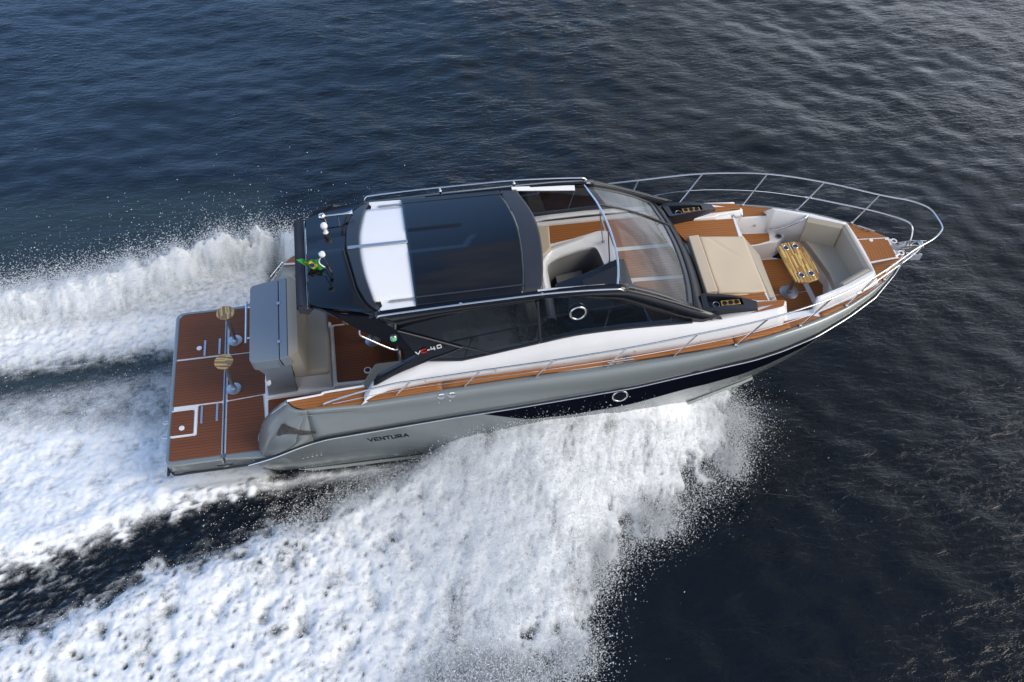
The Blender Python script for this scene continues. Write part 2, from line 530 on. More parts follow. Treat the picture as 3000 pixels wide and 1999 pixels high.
# round porthole in the stripe
pc = Vector((6.832, -1.632, 0.992))
mesh("porthole", *g_ring((pc.x, pc.y-0.035, pc.z), (0, 1, -0.2), 0.100, 0.014, sx=1.12), 'chrome', hull, ang=60)
lathe("porthole_glass", [(0.095, 0.0), (0.095, 0.012)], (pc.x, pc.y-0.03, pc.z), 'black', hull, axis=(0, -1, 0.2), seg=28)

# deck moulding flank between rub rail and gunwale
def flank(sgn):
    rows = []
    for i in range(70):
        x = 2.25 + (11.90-2.25)*i/69
        a = line(GUN, x); s = i/69
        b = line(RUB, 2.25 + (11.965-2.25)*s)
        a.y *= sgn; b.y *= sgn
        k = min(1.0, max(0, (12-x)/2))
        out = sgn*0.030*k
        m1 = a.lerp(b, 0.10) + Vector((0, sgn*0.028*k, 0.012)); m2 = a.lerp(b, 0.62) + Vector((0, out, 0)); m3 = a.lerp(b, 0.86) + Vector((0, sgn*0.012*k, 0))
        if x < 3.1:      # carry the rounded quarter's profile into the flank
            k2 = min(1, (x-2.25)/0.85)
            for q_ in (m1, m2, m3):
                yq = float(np.interp(q_.z, [0.8, 1.0, 1.28, 1.40, 1.474], [1.638, 1.635, 1.590, 1.566, 1.54]))
                q_.y = sgn*(yq + (abs(q_.y)-yq)*k2)
        ins = Vector((a.x, a.y - sgn*0.05*k, a.z + 0.004))
        rows.append([ins, a, m1, m2, m3, b])
    return rows
fr_ = flank(-1); fl_ = flank(1)
g = Geo(); g.add(*g_loft(fr_)); g.add(*g_loft(fl_))
# rounded stern quarters
def quarter(sgn):
    rows = []
    # each row is a section from the inboard/aft foot, over the top, to the rub rail
    foot = [(1.40, -1.15, 0.44), (1.385, -1.25, 0.44), (1.40, -1.36, 0.44), (1.44, -1.44, 0.44), (1.50, -1.52, 0.44)]
    for i in range(13):
        s = i/12
        x_top = 2.0 + 0.25*s
    A = [(1.98, -1.30, 1.455), (1.99, -1.36, 1.46), (2.04, -1.44, 1.465), (2.13, -1.51, 1.47), (2.25, -1.54, 1.474)]
    B = [(1.80, -1.22, 1.22), (1.79, -1.31, 1.22), (1.83, -1.43, 1.22), (1.95, -1.54, 1.24), (2.16, -1.585, 1.28)]
    Cc = [(1.56, -1.16, 0.86), (1.545, -1.28, 0.86), (1.58, -1.44, 0.86), (1.72, -1.57, 0.90), (2.04, -1.635, 1.0)]
    D = [(1.45, -1.13, 0.60), (1.435, -1.27, 0.60), (1.47, -1.44, 0.60), (1.57, -1.56, 0.60), (1.95, -1.635, 0.74)]
    E_ = [(1.40, -1.13, 0.43), (1.385, -1.27, 0.43), (1.40, -1.42, 0.43), (1.46, -1.535, 0.43), (1.62, -1.60, 0.515)]
    for r in (A, B, Cc, D, E_):
        sp = spline(r, 5)
        rows.append([(p.x, p.y*-sgn, p.z) for p in sp])
    cols = list(zip(*rows))
    cols2 = [spline(c, 5) for c in cols]
    return cols2
g.add(*g_loft(quarter(-1))); g.add(*g_loft(quarter(1)))
for sgn in (-1, 1):
    # closing strips between the quarter and the flank, inner wall of the bulwark
    q = quarter(sgn)[-1]
    end = resample([Vector(p) for p in (fr_ if sgn < 0 else fl_)[0][1:]], len(q))
    g.add(*g_loft([q, [tuple(p) for p in end]]))
    qi = quarter(sgn)[0]
    top = [(3.3, sgn*1.30, 1.475), (1.98, sgn*1.30, 1.455)]
    g.add([(1.98, sgn*1.30, 1.455), (3.3, sgn*1.30, 1.475), (3.3, sgn*1.28, 0.44), (1.40, sgn*1.13, 0.43), (1.45, sgn*1.13, 0.60), (1.56, sgn*1.16, 0.86), (1.80, sgn*1.22, 1.22)], [(0, 1, 2, 3, 4, 5, 6)])
flk = g.build("deck_moulding", 'grey', YX, ang=75)
md = flk.modifiers.new("thick", 'SOLIDIFY'); md.thickness = 0.02; md.offset = -1
# scoop and glossy vent in the starboard and port quarters
for sgn in (-1, 1):
    def qy(p, d=0.0): return (p[0], -sgn*(p[1]-d), p[2])
    vent = [(1.848, -1.56, 1.222), (1.916, -1.58, 1.191), (2.122, -1.628, 1.112), (2.332, -1.655, 1.033), (2.158, -1.645, 1.026), (1.917, -1.6, 0.987), (1.742, -1.555, 0.971)]
    slab("quarter_vent", [qy(p, 0.010) for p in rpoly(vent, 0.04)], 0.04, 'vent', flk, bev=0.004, up=(0, sgn, 0))
    crease = [(2.121, -1.565, 1.396), (2.532, -1.585, 1.39), (3.045, -1.6, 1.375), (3.378, -1.598, 1.368)]
    tube("styling_crease", [qy(p, 0.002) for p in crease], 0.008, 'grey', flk)
# rub rail
for sgn in (-1, 1):
    pts = [Vector((x, sgn*(line(RUB, x).y+0.022), line(RUB, x).z)) for x in np.concatenate([np.linspace(0.12, 11.0, 60), np.linspace(11.1, 11.97, 14)])]
    pts = [Vector((0.045, sgn*1.40, 0.215))] + pts
    tube("rub_rail", pts, 0.019, 'blackmat', flk, n=2)
    tube("rub_rail", [p + Vector((0, sgn*0.020, 0.010)) for p in pts[7:]], 0.011, 'chrome', flk, n=2)
tube("rub_rail", [(0.045, -1.40, 0.215), (0.022, -1.3, 0.215), (0.022, 1.3, 0.215), (0.045, 1.40, 0.215)], 0.019, 'blackmat', flk)
# fuel caps, vents, cleats on the flank
for (c, r) in (((4.156, -1.585, 1.46), 0.055), ((4.309, -1.585, 1.463), 0.055)):
    lathe("filler_cap", [(r, 0), (r, 0.012), (r*0.8, 0.018)], (c[0], c[1]+0.005, c[2]), 'chrome', flk, axis=(0, -1, 0.25))
for c in ((4.114, -1.6, 1.347), (4.277, -1.6, 1.359)):
    lathe("tank_vent", [(0.017, 0), (0.017, 0.012), (0.008, 0.018)], (c[0], c[1], c[2]), 'chrome', flk, axis=(0, -1, 0.2), seg=10)
for c in ((2.058, -1.718, 0.561), (2.125, -1.716, 0.57), (2.191, -1.716, 0.572), (2.257, -1.715, 0.574), (2.324, -1.715, 0.576)):
    lathe("drain_outlet", [(0.014, -0.02), (0.016, 0.03), (0.010, 0.034)], c, 'chrome', hull, axis=(0, -1, 0), seg=10)
def cleat(name, a, b, up, parent, h=0.05):
    a = Vector(a); b = Vector(b); u = Vector(up).normalized(); d = (b-a)
    g = Geo(); g.add(*g_tube([a + u*h, b + u*h], 0.012, 8, 1, False))
    for t in (0.33, 0.67):
        p = a + d*t; g.add(*g_tube([p - u*0.005, p + u*h], 0.012, 8, 1, False))
    return g.build(name, 'chrome', parent, ang=60)
for sgn in (1, -1):
    a = Vector((1.80, sgn*-1.335, 1.23)); b = Vector((1.99, sgn*-1.37, 1.44))
    cleat("cleat", a + (a-b)*0.15, b + (b-a)*0.05, (-0.8, sgn*-0.35, 0.6), flk)
    cleat("cleat", (6.60, sgn*-1.50, 1.60), (7.00, sgn*-1.50, 1.615), (0, 0, 1), flk)
    cleat("cleat", (11.33, sgn*-0.53, 1.715), (11.55, sgn*-0.37, 1.715), (0, 0, 1), flk, h=0.06)

# ---- lettering (stroke letters laid on the hull side and on the fin)
def strokes(name, letters, org, ux, uy, w, mat, parent, nrm, thick=0.006, slant=0.0):
    g = Geo(); org = Vector(org); ux = Vector(ux); uy = Vector(uy); nrm = Vector(nrm).normalized()
    for dx, polys in letters:
        for poly in polys:
            for a, b in zip(poly, poly[1:]):
                A = Vector((a[0], a[1])); B = Vector((b[0], b[1])); d = (B-A)
                if d.length < 1e-6: continue
                d.normalize(); p = Vector((-d.y, d.x))*w/2; e = d*w*0.35
                q = [A-e+p, B+e+p, B+e-p, A-e-p]
                pts = [org + ux*(dx + c.x + slant*c.y) + uy*c.y + nrm*0.004 for c in q]
                g.add(*g_slab(pts, thick, nrm))
    return g.build(name, mat, parent, smooth=False)
VEN = [(0.0, [[(0, 1), (0.35, 0), (0.8, 1)]]), (1.0, [[(0.75, 1), (0.1, 1), (0, 0), (0.7, 0)], [(0.05, 0.5), (0.6, 0.5)]]),
       (2.0, [[(0, 0), (0.05, 1), (0.65, 0), (0.75, 1)]]), (3.0, [[(0, 1), (0.8, 1)], [(0.4, 1), (0.35, 0)]]),
       (4.0, [[(0.05, 1), (0, 0), (0.65, 0), (0.75, 1)]]), (5.0, [[(0, 0), (0.05, 1), (0.7, 1), (0.7, 0.5), (0.1, 0.45), (0.7, 0)]]),
       (6.0, [[(0, 0), (0.55, 1), (0.8, 0)], [(0.2, 0.3), (0.7, 0.3)]])]
o_ = Vector((3.051, -1.678, 0.761)); e_ = Vector((3.635, -1.678, 0.761)); up_ = Vector((3.038, -1.667, 0.813)); 
strokes("name_lettering", VEN, o_ + Vector((0.0, -0.055, 0)), (e_-o_)/6.9, (up_-o_)*1.15, 0.25, 'black', hull, (0, -1, 0.1), slant=-0.10)
strokes("name_lettering", VEN, Vector(((e_).x, -o_.y + 0.055, e_.z)), Vector(((o_-e_).x, 0, (o_-e_).z))/6.9, ((up_-o_).x, -(up_-o_).y, (up_-o_).z), 0.25, 'black', hull, (0, 1, 0.1), slant=-0.10)

# ---------------------------------------------------------------- swim platform
plat = slab("swim_platform", rpoly(flat([(0.03, -1.5), (0.866, -1.5), (0.866, 1.5), (0.03, 1.5)], 0.437), [0.16, 0, 0, 0.16], 6), 0.25, 'grey', YX, bev=0.03, seg=3)
slab("fixed_platform", flat([(0.884, -1.5), (1.25, -1.53), (1.75, -1.6), (2.6, -1.30), (2.6, 1.30), (1.75, 1.6), (1.25, 1.53), (0.884, 1.5)], 0.437), 0.25, 'grey', plat, bev=0.04, seg=3)
slab("platform_lining", flat([(0.11, -1.40), (0.856, -1.40), (0.856, 1.40), (0.11, 1.40)], 0.446), 0.03, 'white', plat)
slab("platform_lining", flat([(0.896, -1.40), (1.50, -1.40), (1.50, 1.40), (0.896, 1.40)], 0.446), 0.03, 'white', plat)
TK = 0.018; ZP = 0.458
def tpanel(name, xy, r=0.03, z=ZP, par=plat, mat='teak_dark'):
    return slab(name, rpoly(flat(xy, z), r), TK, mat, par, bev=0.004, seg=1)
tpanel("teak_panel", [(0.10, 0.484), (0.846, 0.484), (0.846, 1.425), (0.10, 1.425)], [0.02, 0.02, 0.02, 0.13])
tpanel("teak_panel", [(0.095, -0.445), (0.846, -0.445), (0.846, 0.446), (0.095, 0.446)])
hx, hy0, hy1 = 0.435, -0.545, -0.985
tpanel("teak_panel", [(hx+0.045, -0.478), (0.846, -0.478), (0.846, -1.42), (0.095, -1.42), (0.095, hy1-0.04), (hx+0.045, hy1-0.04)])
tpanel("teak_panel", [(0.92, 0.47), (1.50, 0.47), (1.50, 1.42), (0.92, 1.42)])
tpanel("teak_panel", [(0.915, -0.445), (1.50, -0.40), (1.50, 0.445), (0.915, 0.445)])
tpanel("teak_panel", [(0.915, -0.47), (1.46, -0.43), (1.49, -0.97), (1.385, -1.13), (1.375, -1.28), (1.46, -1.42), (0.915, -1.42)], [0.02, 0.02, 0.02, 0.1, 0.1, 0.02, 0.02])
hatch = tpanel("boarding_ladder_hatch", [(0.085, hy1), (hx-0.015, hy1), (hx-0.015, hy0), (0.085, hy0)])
g = Geo()
g.add(*g_slab(flat([(0.09, hy0+0.016), (hx+0.03, hy0+0.016), (hx+0.03, hy1-0.026), (0.09, hy1-0.026), (0.09, hy1-0.006), (hx, hy1-0.006), (hx, hy0-0.006+0.01), (0.09, hy0+0.004)], 0.464), 0.02))
g.build("hatch_frame", 'white', hatch, smooth=False)
for y in (hy0-0.10, hy0-0.36):
    tube("ladder_bracket", [(0.06, y+0.012, 0.33), (-0.07, y+0.012, 0.33)], 0.024, 'chrome', plat, curve=False)
    tube("ladder_bracket", [(0.06, y-0.03, 0.36), (-0.05, y-0.03, 0.36)], 0.014, 'chrome', plat, curve=False)
g = Geo(); g.add(*g_box((0.866, 0, 0.452), (0.004, 2.98, 0.012))); g.add(*g_box((0.890, 0, 0.452), (0.004, 2.98, 0.012)))
g.build("hinge_trim", 'chrome', plat, smooth=False)
box("hinge_trim", (0.875, -1.505, 0.30), (0.22, 0.02, 0.03), 'chrome', plat)
for (x, y0, y1) in ((0.538, 0.49, 0.81), (0.771, 0.49, 0.815), (0.538, -0.50, -0.82), (0.768, -0.48, -0.81)):
    box("chock_slot", (x, (y0+y1)/2, 0.461), (0.034, abs(y1-y0), 0.012), 'steel', plat, bev=0.004)
for p in ((0.449, 0.658, 0.46), (0.252, -0.865, 0.46)):
    lathe("deck_fitting", [(0.042, 0), (0.042, 0.008), (0.03, 0.010)], p, 'white', plat)
# passage and cockpit sole
sole = slab("cockpit_sole", flat([(1.50, -1.27), (3.9, -1.27), (3.9, 1.27), (1.50, 1.27)], 0.478), 0.08, 'white', YX)
slab("teak_panel", rpoly(flat([(1.545, -1.25), (1.545, -0.56), (2.60, -0.545), (2.62, -0.60), (3.6, -0.60), (3.6, -1.25)], 0.49), 0.03), 0.02, 'teak_dark', sole)
slab("teak_panel", rpoly(flat([(1.545, 1.25), (1.545, 0.80), (3.6, 0.80), (3.6, 1.25)], 0.49), 0.03), 0.02, 'teak_dark', sole)
slab("raised_hatch", rpoly(flat([(2.56, -0.53), (4.2, -0.56), (4.2, 0.72), (2.56, 0.72)], 0.60), 0.05), 0.13, 'white', sole, bev=0.02)
slab("teak_panel", rpoly(flat([(2.625, -0.475), (3.60, -0.50), (3.60, 0.665), (2.625, 0.665)], 0.616), 0.03), 0.02, 'teak_dark', sole)
slab("teak_panel", flat([(3.63, -0.50), (4.15, -0.51), (4.15, 0.665), (3.63, 0.665)], 0.616), 0.02, 'teak_dark', sole)
pd = (3.11, -0.326, 0.62)
lathe("drain_fitting", [(0.062, 0), (0.060, 0.012), (0.045, 0.013)], pd, 'white', sole)
lathe("drain_fitting", [(0.040, 0.0), (0.040, 0.016), (0.02, 0.017)], pd, 'rubber', sole)

# ---------------------------------------------------------------- transom locker and aft bench
lk = Geo()
lid = [(1.50, -0.70, 1.695), (1.535, -0.745, 1.70), (1.93, -0.785, 1.745), (1.93, 0.785, 1.745), (1.535, 0.745, 1.70), (1.50, 0.70, 1.695)]
trans = slab("transom_locker", rpoly(lid, 0.03), 0.20, 'greydark', YX, bev=0.045, seg=3)
slab("rear_moulding", [(1.938, -0.786, 1.748), (2.06, -0.772, 1.778), (2.06, 0.772, 1.778), (1.938, 0.786, 1.748)], 0.20, 'greydark', trans, bev=0.012)
bt = [(1.56, -0.72, 1.52), (2.06, -0.765, 1.58), (2.06, 0.765, 1.58), (1.56, 0.72, 1.52)]
bm_ = [(1.72, -0.62, 1.0), (2.03, -0.60, 1.0), (2.03, 0.70, 1.0), (1.72, 0.70, 1.0)]
bb = [(1.55, -0.495, 0.47), (1.99, -0.475, 0.47), (1.99, 0.75, 0.47), (1.55, 0.75, 0.47)]
loft("locker_body", [bt, [(1.66, -0.70, 1.32), (2.05, -0.72, 1.32), (2.05, 0.74, 1.32), (1.66, 0.70, 1.32)], bb], 'greydark', trans, close=True, caps=True, ang=20)
slab("locker_plinth", rpoly(flat([(1.51, -0.545), (2.58, -0.535), (2.58, 0.85), (1.51, 0.85)], 0.53), 0.04), 0.06, 'white', trans, bev=0.012)
pcap = Vector((1.60, -0.60, 0.98))
lathe("shower_cap", [(0.06, 0), (0.06, 0.02), (0.05, 0.026), (0.012, 0.026), (0.010, 0.020)], (1.653, -0.63, 1.044), 'white', trans, axis=(-0.75, -0.55, 0.45))
hy = [0.36, -0.34]
g = Geo(); g.add(*g_tube([(1.43, 0.52, 1.60), (1.43, -0.30, 1.60)], 0.018, 10, 1, False))
for y in (0.40, -0.20): g.add(*g_tube([(1.43, y, 1.60), (1.56, y, 1.60)], 0.012, 8, 1, False))
g.build("grab_handle", 'chrome', trans, ang=60)
for y in (0.28, -0.46):
    box("lid_latch", (1.934, y, 1.752), (0.05, 0.05, 0.02), 'steel', trans, bev=0.005)
bench = slab("aft_bench", [(1.99, -0.48, 0.90), (2.54, -0.50, 0.90), (2.54, 0.74, 0.90), (1.99, 0.74, 0.90)], 0.40, 'white', YX, bev=0.03)
slab("seat_cushion", [(2.06, -0.52, 1.02), (2.56, -0.535, 1.02), (2.58, 0.75, 1.02), (2.06, 0.75, 1.02)], 0.13, 'taupe', bench, bev=0.05, seg=4)
loft("backrest_cushion", [[(2.068, -0.765, 1.79), (2.13, -0.76, 1.79), (2.20, -0.70, 1.76), (2.24, -0.58, 1.03), (2.05, -0.60, 1.03)], [(2.068, 0.765, 1.79), (2.13, 0.76, 1.79), (2.20, 0.70, 1.76), (2.24, 0.68, 1.03), (2.05, 0.70, 1.03)]], 'taupe', bench, close=True, caps=True)
cs = slab("cockpit_seat", [(3.02, -0.88, 0.92), (3.25, -0.52, 0.92), (4.1, -0.52, 0.92), (4.1, -1.15, 0.92), (3.15, -1.15, 0.92)], 0.42, 'white', YX, bev=0.03)
slab("seat_cushion", [(3.00, -0.90, 1.02), (3.25, -0.50, 1.02), (4.1, -0.50, 1.02), (4.1, -1.15, 1.02), (3.12, -1.15, 1.02)], 0.10, 'taupe', cs, bev=0.035, seg=3)

# ---------------------------------------------------------------- side decks (teak)
WB = [(3.021, -1.583, 1.49), (3.228, -1.483, 1.5), (3.442, -1.415, 1.505), (3.74, -1.408, 1.515), (4.041, -1.39, 1.525), (4.713, -1.399, 1.55), (5.427, -1.414, 1.575), (6.22, -1.424, 1.6),
      (7.027, -1.418, 1.63), (7.767, -1.411, 1.665), (8.527, -1.37, 1.7), (9.377, -1.277, 1.725)]
def wb(x):
    xs = [p[0] for p in WB]; return Vector((x, float(np.interp(x, xs, [p[1] for p in WB])), float(np.interp(x, xs, [p[2] for p in WB]))))
deck = None
for sgn in (-1, 1):
    secs = [(3.10, 4.18), (4.20, 6.85), (6.88, 8.53), (8.55, 9.46)]
    g = Geo()
    for a, b in secs:
        rows = []
        for i in range(15):
            x = a + (b-a)*i/14
            o = line(GUN, x); inn = wb(x)
            yo = -(o.y - 0.045 + (0.02 if a < 4 else 0)); yi = inn.y + 0.06 if x > 3.6 else inn.y + 0.02
            rows.append([(x, yo*-sgn, o.z + 0.012), (x, (yo+yi)/2*-sgn, (o.z+inn.z)/2 + 0.012), (x, yi*-sgn, inn.z + 0.012)])
        g.add(*g_loft(rows))
    o = g.build("side_deck", 'teak', YX)
    md = o.modifiers.new("thick", 'SOLIDIFY'); md.thickness = 0.02; md.offset = 0
    pad = [(1.995, -1.315, 1.478), (2.02, -1.38, 1.479), (2.09, -1.455, 1.48), (2.21, -1.515, 1.482), (2.46, -1.525, 1.482), (3.02, -1.56, 1.487), (3.21, -1.37, 1.487), (3.10, -1.28, 1.487)]
    slab("teak_panel", [(p[0], p[1]*-sgn, p[2]) for p in pad], 0.02, 'teak', o)
    edge = [(1.99, -1.339, 1.48), (2.456, -1.305, 1.48), (2.528, -1.28, 1.49), (3.084, -1.253, 1.49)]
    tube("white_trim", [(p[0], p[1]*-sgn, p[2]) for p in edge], 0.018, 'white', o)
    # deck under the white sides so no gap shows
    slab("deck_base", [(x, sgn*y, z) for x, y, z in [(2.3, 1.50, 1.465), (3.0, 1.52, 1.47), (5.2, 1.50, 1.545), (7.5, 1.51, 1.625), (8.55, 1.49, 1.69), (9.5, 1.33, 1.705), (9.5, 1.05, 1.705), (8.5, 1.15, 1.69), (5.2, 1.2, 1.545), (3.0, 1.29, 1.47), (2.3, 1.31, 1.465)]], 0.03, 'white', o)

# ---------------------------------------------------------------- deckhouse sides
WT = [(3.071, -1.532, 1.52), (3.13, -1.465, 1.54), (3.222, -1.349, 1.6), (3.576, -1.271, 1.72), (4.015, -1.221, 1.85), (4.505, -1.281, 1.843), (4.91, -1.274, 1.896), (6.095, -1.255, 2.045), (6.094, -1.252, 2.064), (6.83, -1.251, 2.077), (7.894, -1.256, 2.038), (8.195, -1.259, 2.012), (9.35, -1.156, 1.99)]
WTz = resample(WT, 60)
house = None
for sgn in (-1, 1):
    rows = []
    bx = [p[0] for p in WB]
    wbp = resample([Vector(p) for p in WB], 60)
    for i, p in enumerate(WTz):
        b = wb(max(bx[0], min(bx[-1], p.x - 0.03*0)))
        s = min(1, i/6)
        b = wbp[i].lerp(b, min(1, max(0, (i-2)/8)))
        m1 = b.lerp(p, 0.30); m1.y -= 0.035*s; m2 = b.lerp(p, 0.72); m2.y -= 0.05*s
        row = [b, m1, m2, p, Vector((p.x, p.y + 0.10, p.z + 0.005*0))]
        rows.append([(q.x, q.y*-sgn, q.z) for q in row])
    o = loft("deckhouse_side", rows, 'white', YX, thick=0.025)
    if sgn < 0:
        lamps = [(3.961, -1.321, 1.532), (4.985, -1.318, 1.559), (6.013, -1.319, 1.547), (7.08, -1.312, 1.602), (8.077, -1.305, 1.661), (9.072, -1.291, 1.769)]
    for p in lamps:
        b = wb(p[0]); c = Vector((p[0], b.y - 0.03, b.z + 0.0))
    for i, cc_ in enumerate([(3.957, -1.43, 1.681), (4.967, -1.42, 1.7), (5.989, -1.4, 1.657), (7.039, -1.405, 1.728), (8.039, -1.37, 1.75), (9.086, -1.27, 1.742)]):
        lathe("courtesy_light", [(0.014, -0.02), (0.014, 0.022), (0.009, 0.025)], (cc_[0], cc_[1]*-sgn, cc_[2]), 'copper', o, axis=(0, sgn, 0.25), seg=12)

# black frames, side glazing, fins
SIDE_TOP = [(2.54, -0.84, 2.875), (2.94, -1.06, 2.86), (3.40, -1.13, 2.83), (4.5, -1.145, 2.855), (5.6, -1.15, 2.86), (6.3, -1.15, 2.85), (6.85, -1.145, 2.81), (7.25, -1.16, 2.63), (7.6, -1.18, 2.46), (7.95, -1.205, 2.28), (8.30, -1.235, 2.10)]
WIN_TOP = [(3.634, -1.185, 2.582), (3.804, -1.177, 2.64), (4.256, -1.167, 2.718), (4.925, -1.159, 2.781), (5.565, -1.157, 2.798), (5.614, -1.149, 2.857), (6.249, -1.162, 2.761), (6.782, -1.181, 2.613), (6.938, -1.191, 2.537), (7.345, -1.218, 2.329), (7.737, -1.246, 2.109), (8.046, -1.258, 2.019)]
WIN_BOT = [(4.515, -1.247, 2.106), (4.91, -1.273, 1.906), (5.616, -1.26, 2.003), (5.634, -1.259, 2.01), (6.094, -1.251, 2.074), (6.829, -1.249, 2.086), (7.894, -1.255, 2.043)]
def side(sgn):
    m = lambda pts, d=0.0: [(p[0], (p[1]-d)*-sgn, p[2]) for p in pts]
    top = resample(SIDE_TOP[2:], 40); wt = resample(WIN_TOP, 40)
    rows = [m([a, Vector(a).lerp(Vector(b), 0.5) + Vector((0, -0.01, 0)), b]) for a, b in zip(top, wt)]
    fr = loft("side_frame", rows, 'black', YX, thick=0.04)
    # fin: upper wing
    fin = [(2.54, -0.84, 2.872), (2.94, -1.06, 2.855), (3.40, -1.13, 2.828), (3.634, -1.185, 2.582), (4.515, -1.247, 2.106), (4.013, -1.271, 1.916), (3.576, -1.271, 1.72), (3.222, -1.356, 1.61), (3.232, -1.332, 1.64), (3.298, -1.279, 1.71), (3.884, -1.256, 2.038), (3.592, -1.221, 2.301), (3.348, -1.194, 2.515), (3.15, -1.176, 2.649), (2.934, -1.12, 2.847), (2.691, -0.98, 2.895)]
    gg = Geo()
    wing = [(2.54, -0.84, 2.872), (2.94, -1.06, 2.855), (3.40, -1.13, 2.828), (3.634, -1.185, 2.582), (3.905, -1.204, 2.435), (3.884, -1.255, 2.043), (3.592, -1.221, 2.301), (3.348, -1.194, 2.515), (3.15, -1.176, 2.649), (2.934, -1.12, 2.847), (2.691, -0.98, 2.895)]
    low = [(3.634, -1.185, 2.582), (4.515, -1.247, 2.106), (4.013, -1.271, 1.916), (3.577, -1.279, 1.73), (3.222, -1.356, 1.61), (3.232, -1.342, 1.645), (3.298, -1.284, 1.71), (3.884, -1.256, 2.038)]
    gg.add(*g_slab(m(wing), 0.06, (0, sgn, 0.2)))
    gg.add(*g_slab(m(low, 0.003), 0.06, (0, sgn, 0.2)))
    fo = gg.build("side_fin", 'black', YX, ang=20)
    ridge = [(3.65, -1.186, 2.572), (4.067, -1.215, 2.35), (4.512, -1.247, 2.107)]
    tube("fin_ridge", m(ridge, 0.012), 0.012, 'navymat', fo)
    tube("fin_ridge", m([(4.501, -1.247, 2.104), (4.304, -1.257, 2.026), (4.014, -1.269, 1.936), (3.578, -1.271, 1.74), (3.251, -1.349, 1.63)], 0.012), 0.012, 'navymat', fo)
    # glass: main pane, forward pane, small lower pane
    q = lambda pts, d=0.0: m(pts, d)
    main = [(3.647, -1.185, 2.58), (3.804, -1.178, 2.633), (4.256, -1.168, 2.712), (4.925, -1.16, 2.774), (5.582, -1.157, 2.796), (5.643, -1.259, 2.014), (4.91, -1.272, 1.913), (4.524, -1.247, 2.107)]
    fwd = [(5.589, -1.149, 2.861), (6.25, -1.162, 2.754), (6.782, -1.182, 2.606), (6.939, -1.192, 2.53), (7.346, -1.219, 2.322), (7.738, -1.247, 2.102), (7.894, -1.255, 2.043), (6.829, -1.249, 2.089), (6.094, -1.251, 2.076), (5.652, -1.26, 2.007)]
    sml = [(4.506, -1.248, 2.096), (4.893, -1.273, 1.904), (4.505, -1.28, 1.853), (4.04, -1.27, 1.929)]
    w1 = slab("side_window", q(main, -0.012), 0.012, 'sidewin', YX, up=(0, sgn, 0))
    slab("small_pane", q(sml, -0.012), 0.012, 'sidewin', w1, up=(0, sgn, 0))
    w2 = slab("side_window", q(fwd, -0.012), 0.012, 'sidewin', YX, up=(0, sgn, 0))
    tube("mullion", q([(5.582, -1.157, 2.8), (5.645, -1.259, 2.008)], -0.005), 0.016, 'blackmat', w1, curve=False)
    tube("mullion", q([(4.512, -1.246, 2.109), (4.91, -1.273, 1.904)], -0.005), 0.014, 'fabric', w1, curve=False)
    tube("lower_seal", q([(4.039, -1.271, 1.922), (4.505, -1.28, 1.848), (4.91, -1.273, 1.901), (5.616, -1.26, 2.003)], -0.004), 0.016, 'blackmat', w1, curve=False)
    tube("lower_seal", q([(5.643, -1.26, 2.006), (6.094, -1.251, 2.072), (6.829, -1.25, 2.084), (7.894, -1.255, 2.041)], -0.004), 0.016, 'blackmat', w2, n=4)
    sc_ = (6.159, -1.193, 2.518)
    mesh("window_ring", *g_ring((sc_[0], (sc_[1]-0.022)*-sgn, sc_[2]), (0, sgn, 0.12), 0.112, 0.016), 'chrome', w2, ang=60)
    lathe("window_vent", [(0.102, 0), (0.102, 0.012)], (sc_[0], (sc_[1]-0.012)*-sgn, sc_[2]), 'black', w2, axis=(0, sgn, 0.12), seg=28)
    lp = (3.586, -1.202, 2.448)
    if sgn < 0:
        lathe("navigation_light", [(0.055, 0), (0.055, 0.02), (0.045, 0.035)], lp, 'chrome', fo, axis=(0, -1, 0.15))
        lathe("lamp_lens", [(0.035, 0.03), (0.035, 0.05), (0.02, 0.062)], lp, 'lamp_green', fo, axis=(0, -1, 0.15))
    else:
        lathe("navigation_light", [(0.055, 0), (0.055, 0.02), (0.045, 0.035)], mir([lp])[0], 'chrome', fo, axis=(0, 1, 0.15))
    # bent grab rail under the fin, and its post
    tube("grab_rail", m([(3.154, -1.175, 2.659), (3.145, -1.185, 2.582), (3.199, -1.194, 2.512), (3.536, -1.229, 2.24), (3.627, -1.232, 2.22)]), 0.014, 'chrome', fo, n=4)
    tube("grab_rail", m([(3.646, -1.234, 2.205), (3.652, -1.2, 1.899)]), 0.016, 'chrome', fo, curve=False)
    return fo
finS = side(-1); finP = side(1)
VC = [(0.0, [[(0, 0.75), (0.45, 0), (1.1, 0.75)]]), (2.75, [[(0, 0.38), (0.5, 0.38)]]), (3.5, [[(0.2, 0.9), (0.05, 0.35), (1.0, 0.35)], [(0.85, 0.8), (0.85, 0.0)]]), (4.95, [[(0.15, 0.85), (1.0, 0.85), (1.05, 0.1), (0.1, 0.1), (0.15, 0.85)]])]
v0 = Vector((3.87, -1.25, 2.081)); v1 = Vector((4.226, -1.24, 2.16)); v2 = Vector((3.848, -1.243, 2.133))
ux_ = (v1-v0)/5.95; uy_ = Vector((ux_.z*-0.0 - 0.012, 0.0, 0.085))
for L_ in VC: strokes("model_letter", [L_], v0 + Vector((0, -0.012, 0)), ux_, uy_, 0.20, 'white', finS, (0, -1, 0.12))
strokes("model_letter", [(1.35, [[(1.0, 0.8), (0.1, 0.8), (0.0, 0.1), (1.0, 0.1)]])], v0 + Vector((0, -0.012, 0)), ux_, uy_, 0.24, 'red', finS, (0, -1, 0.12))

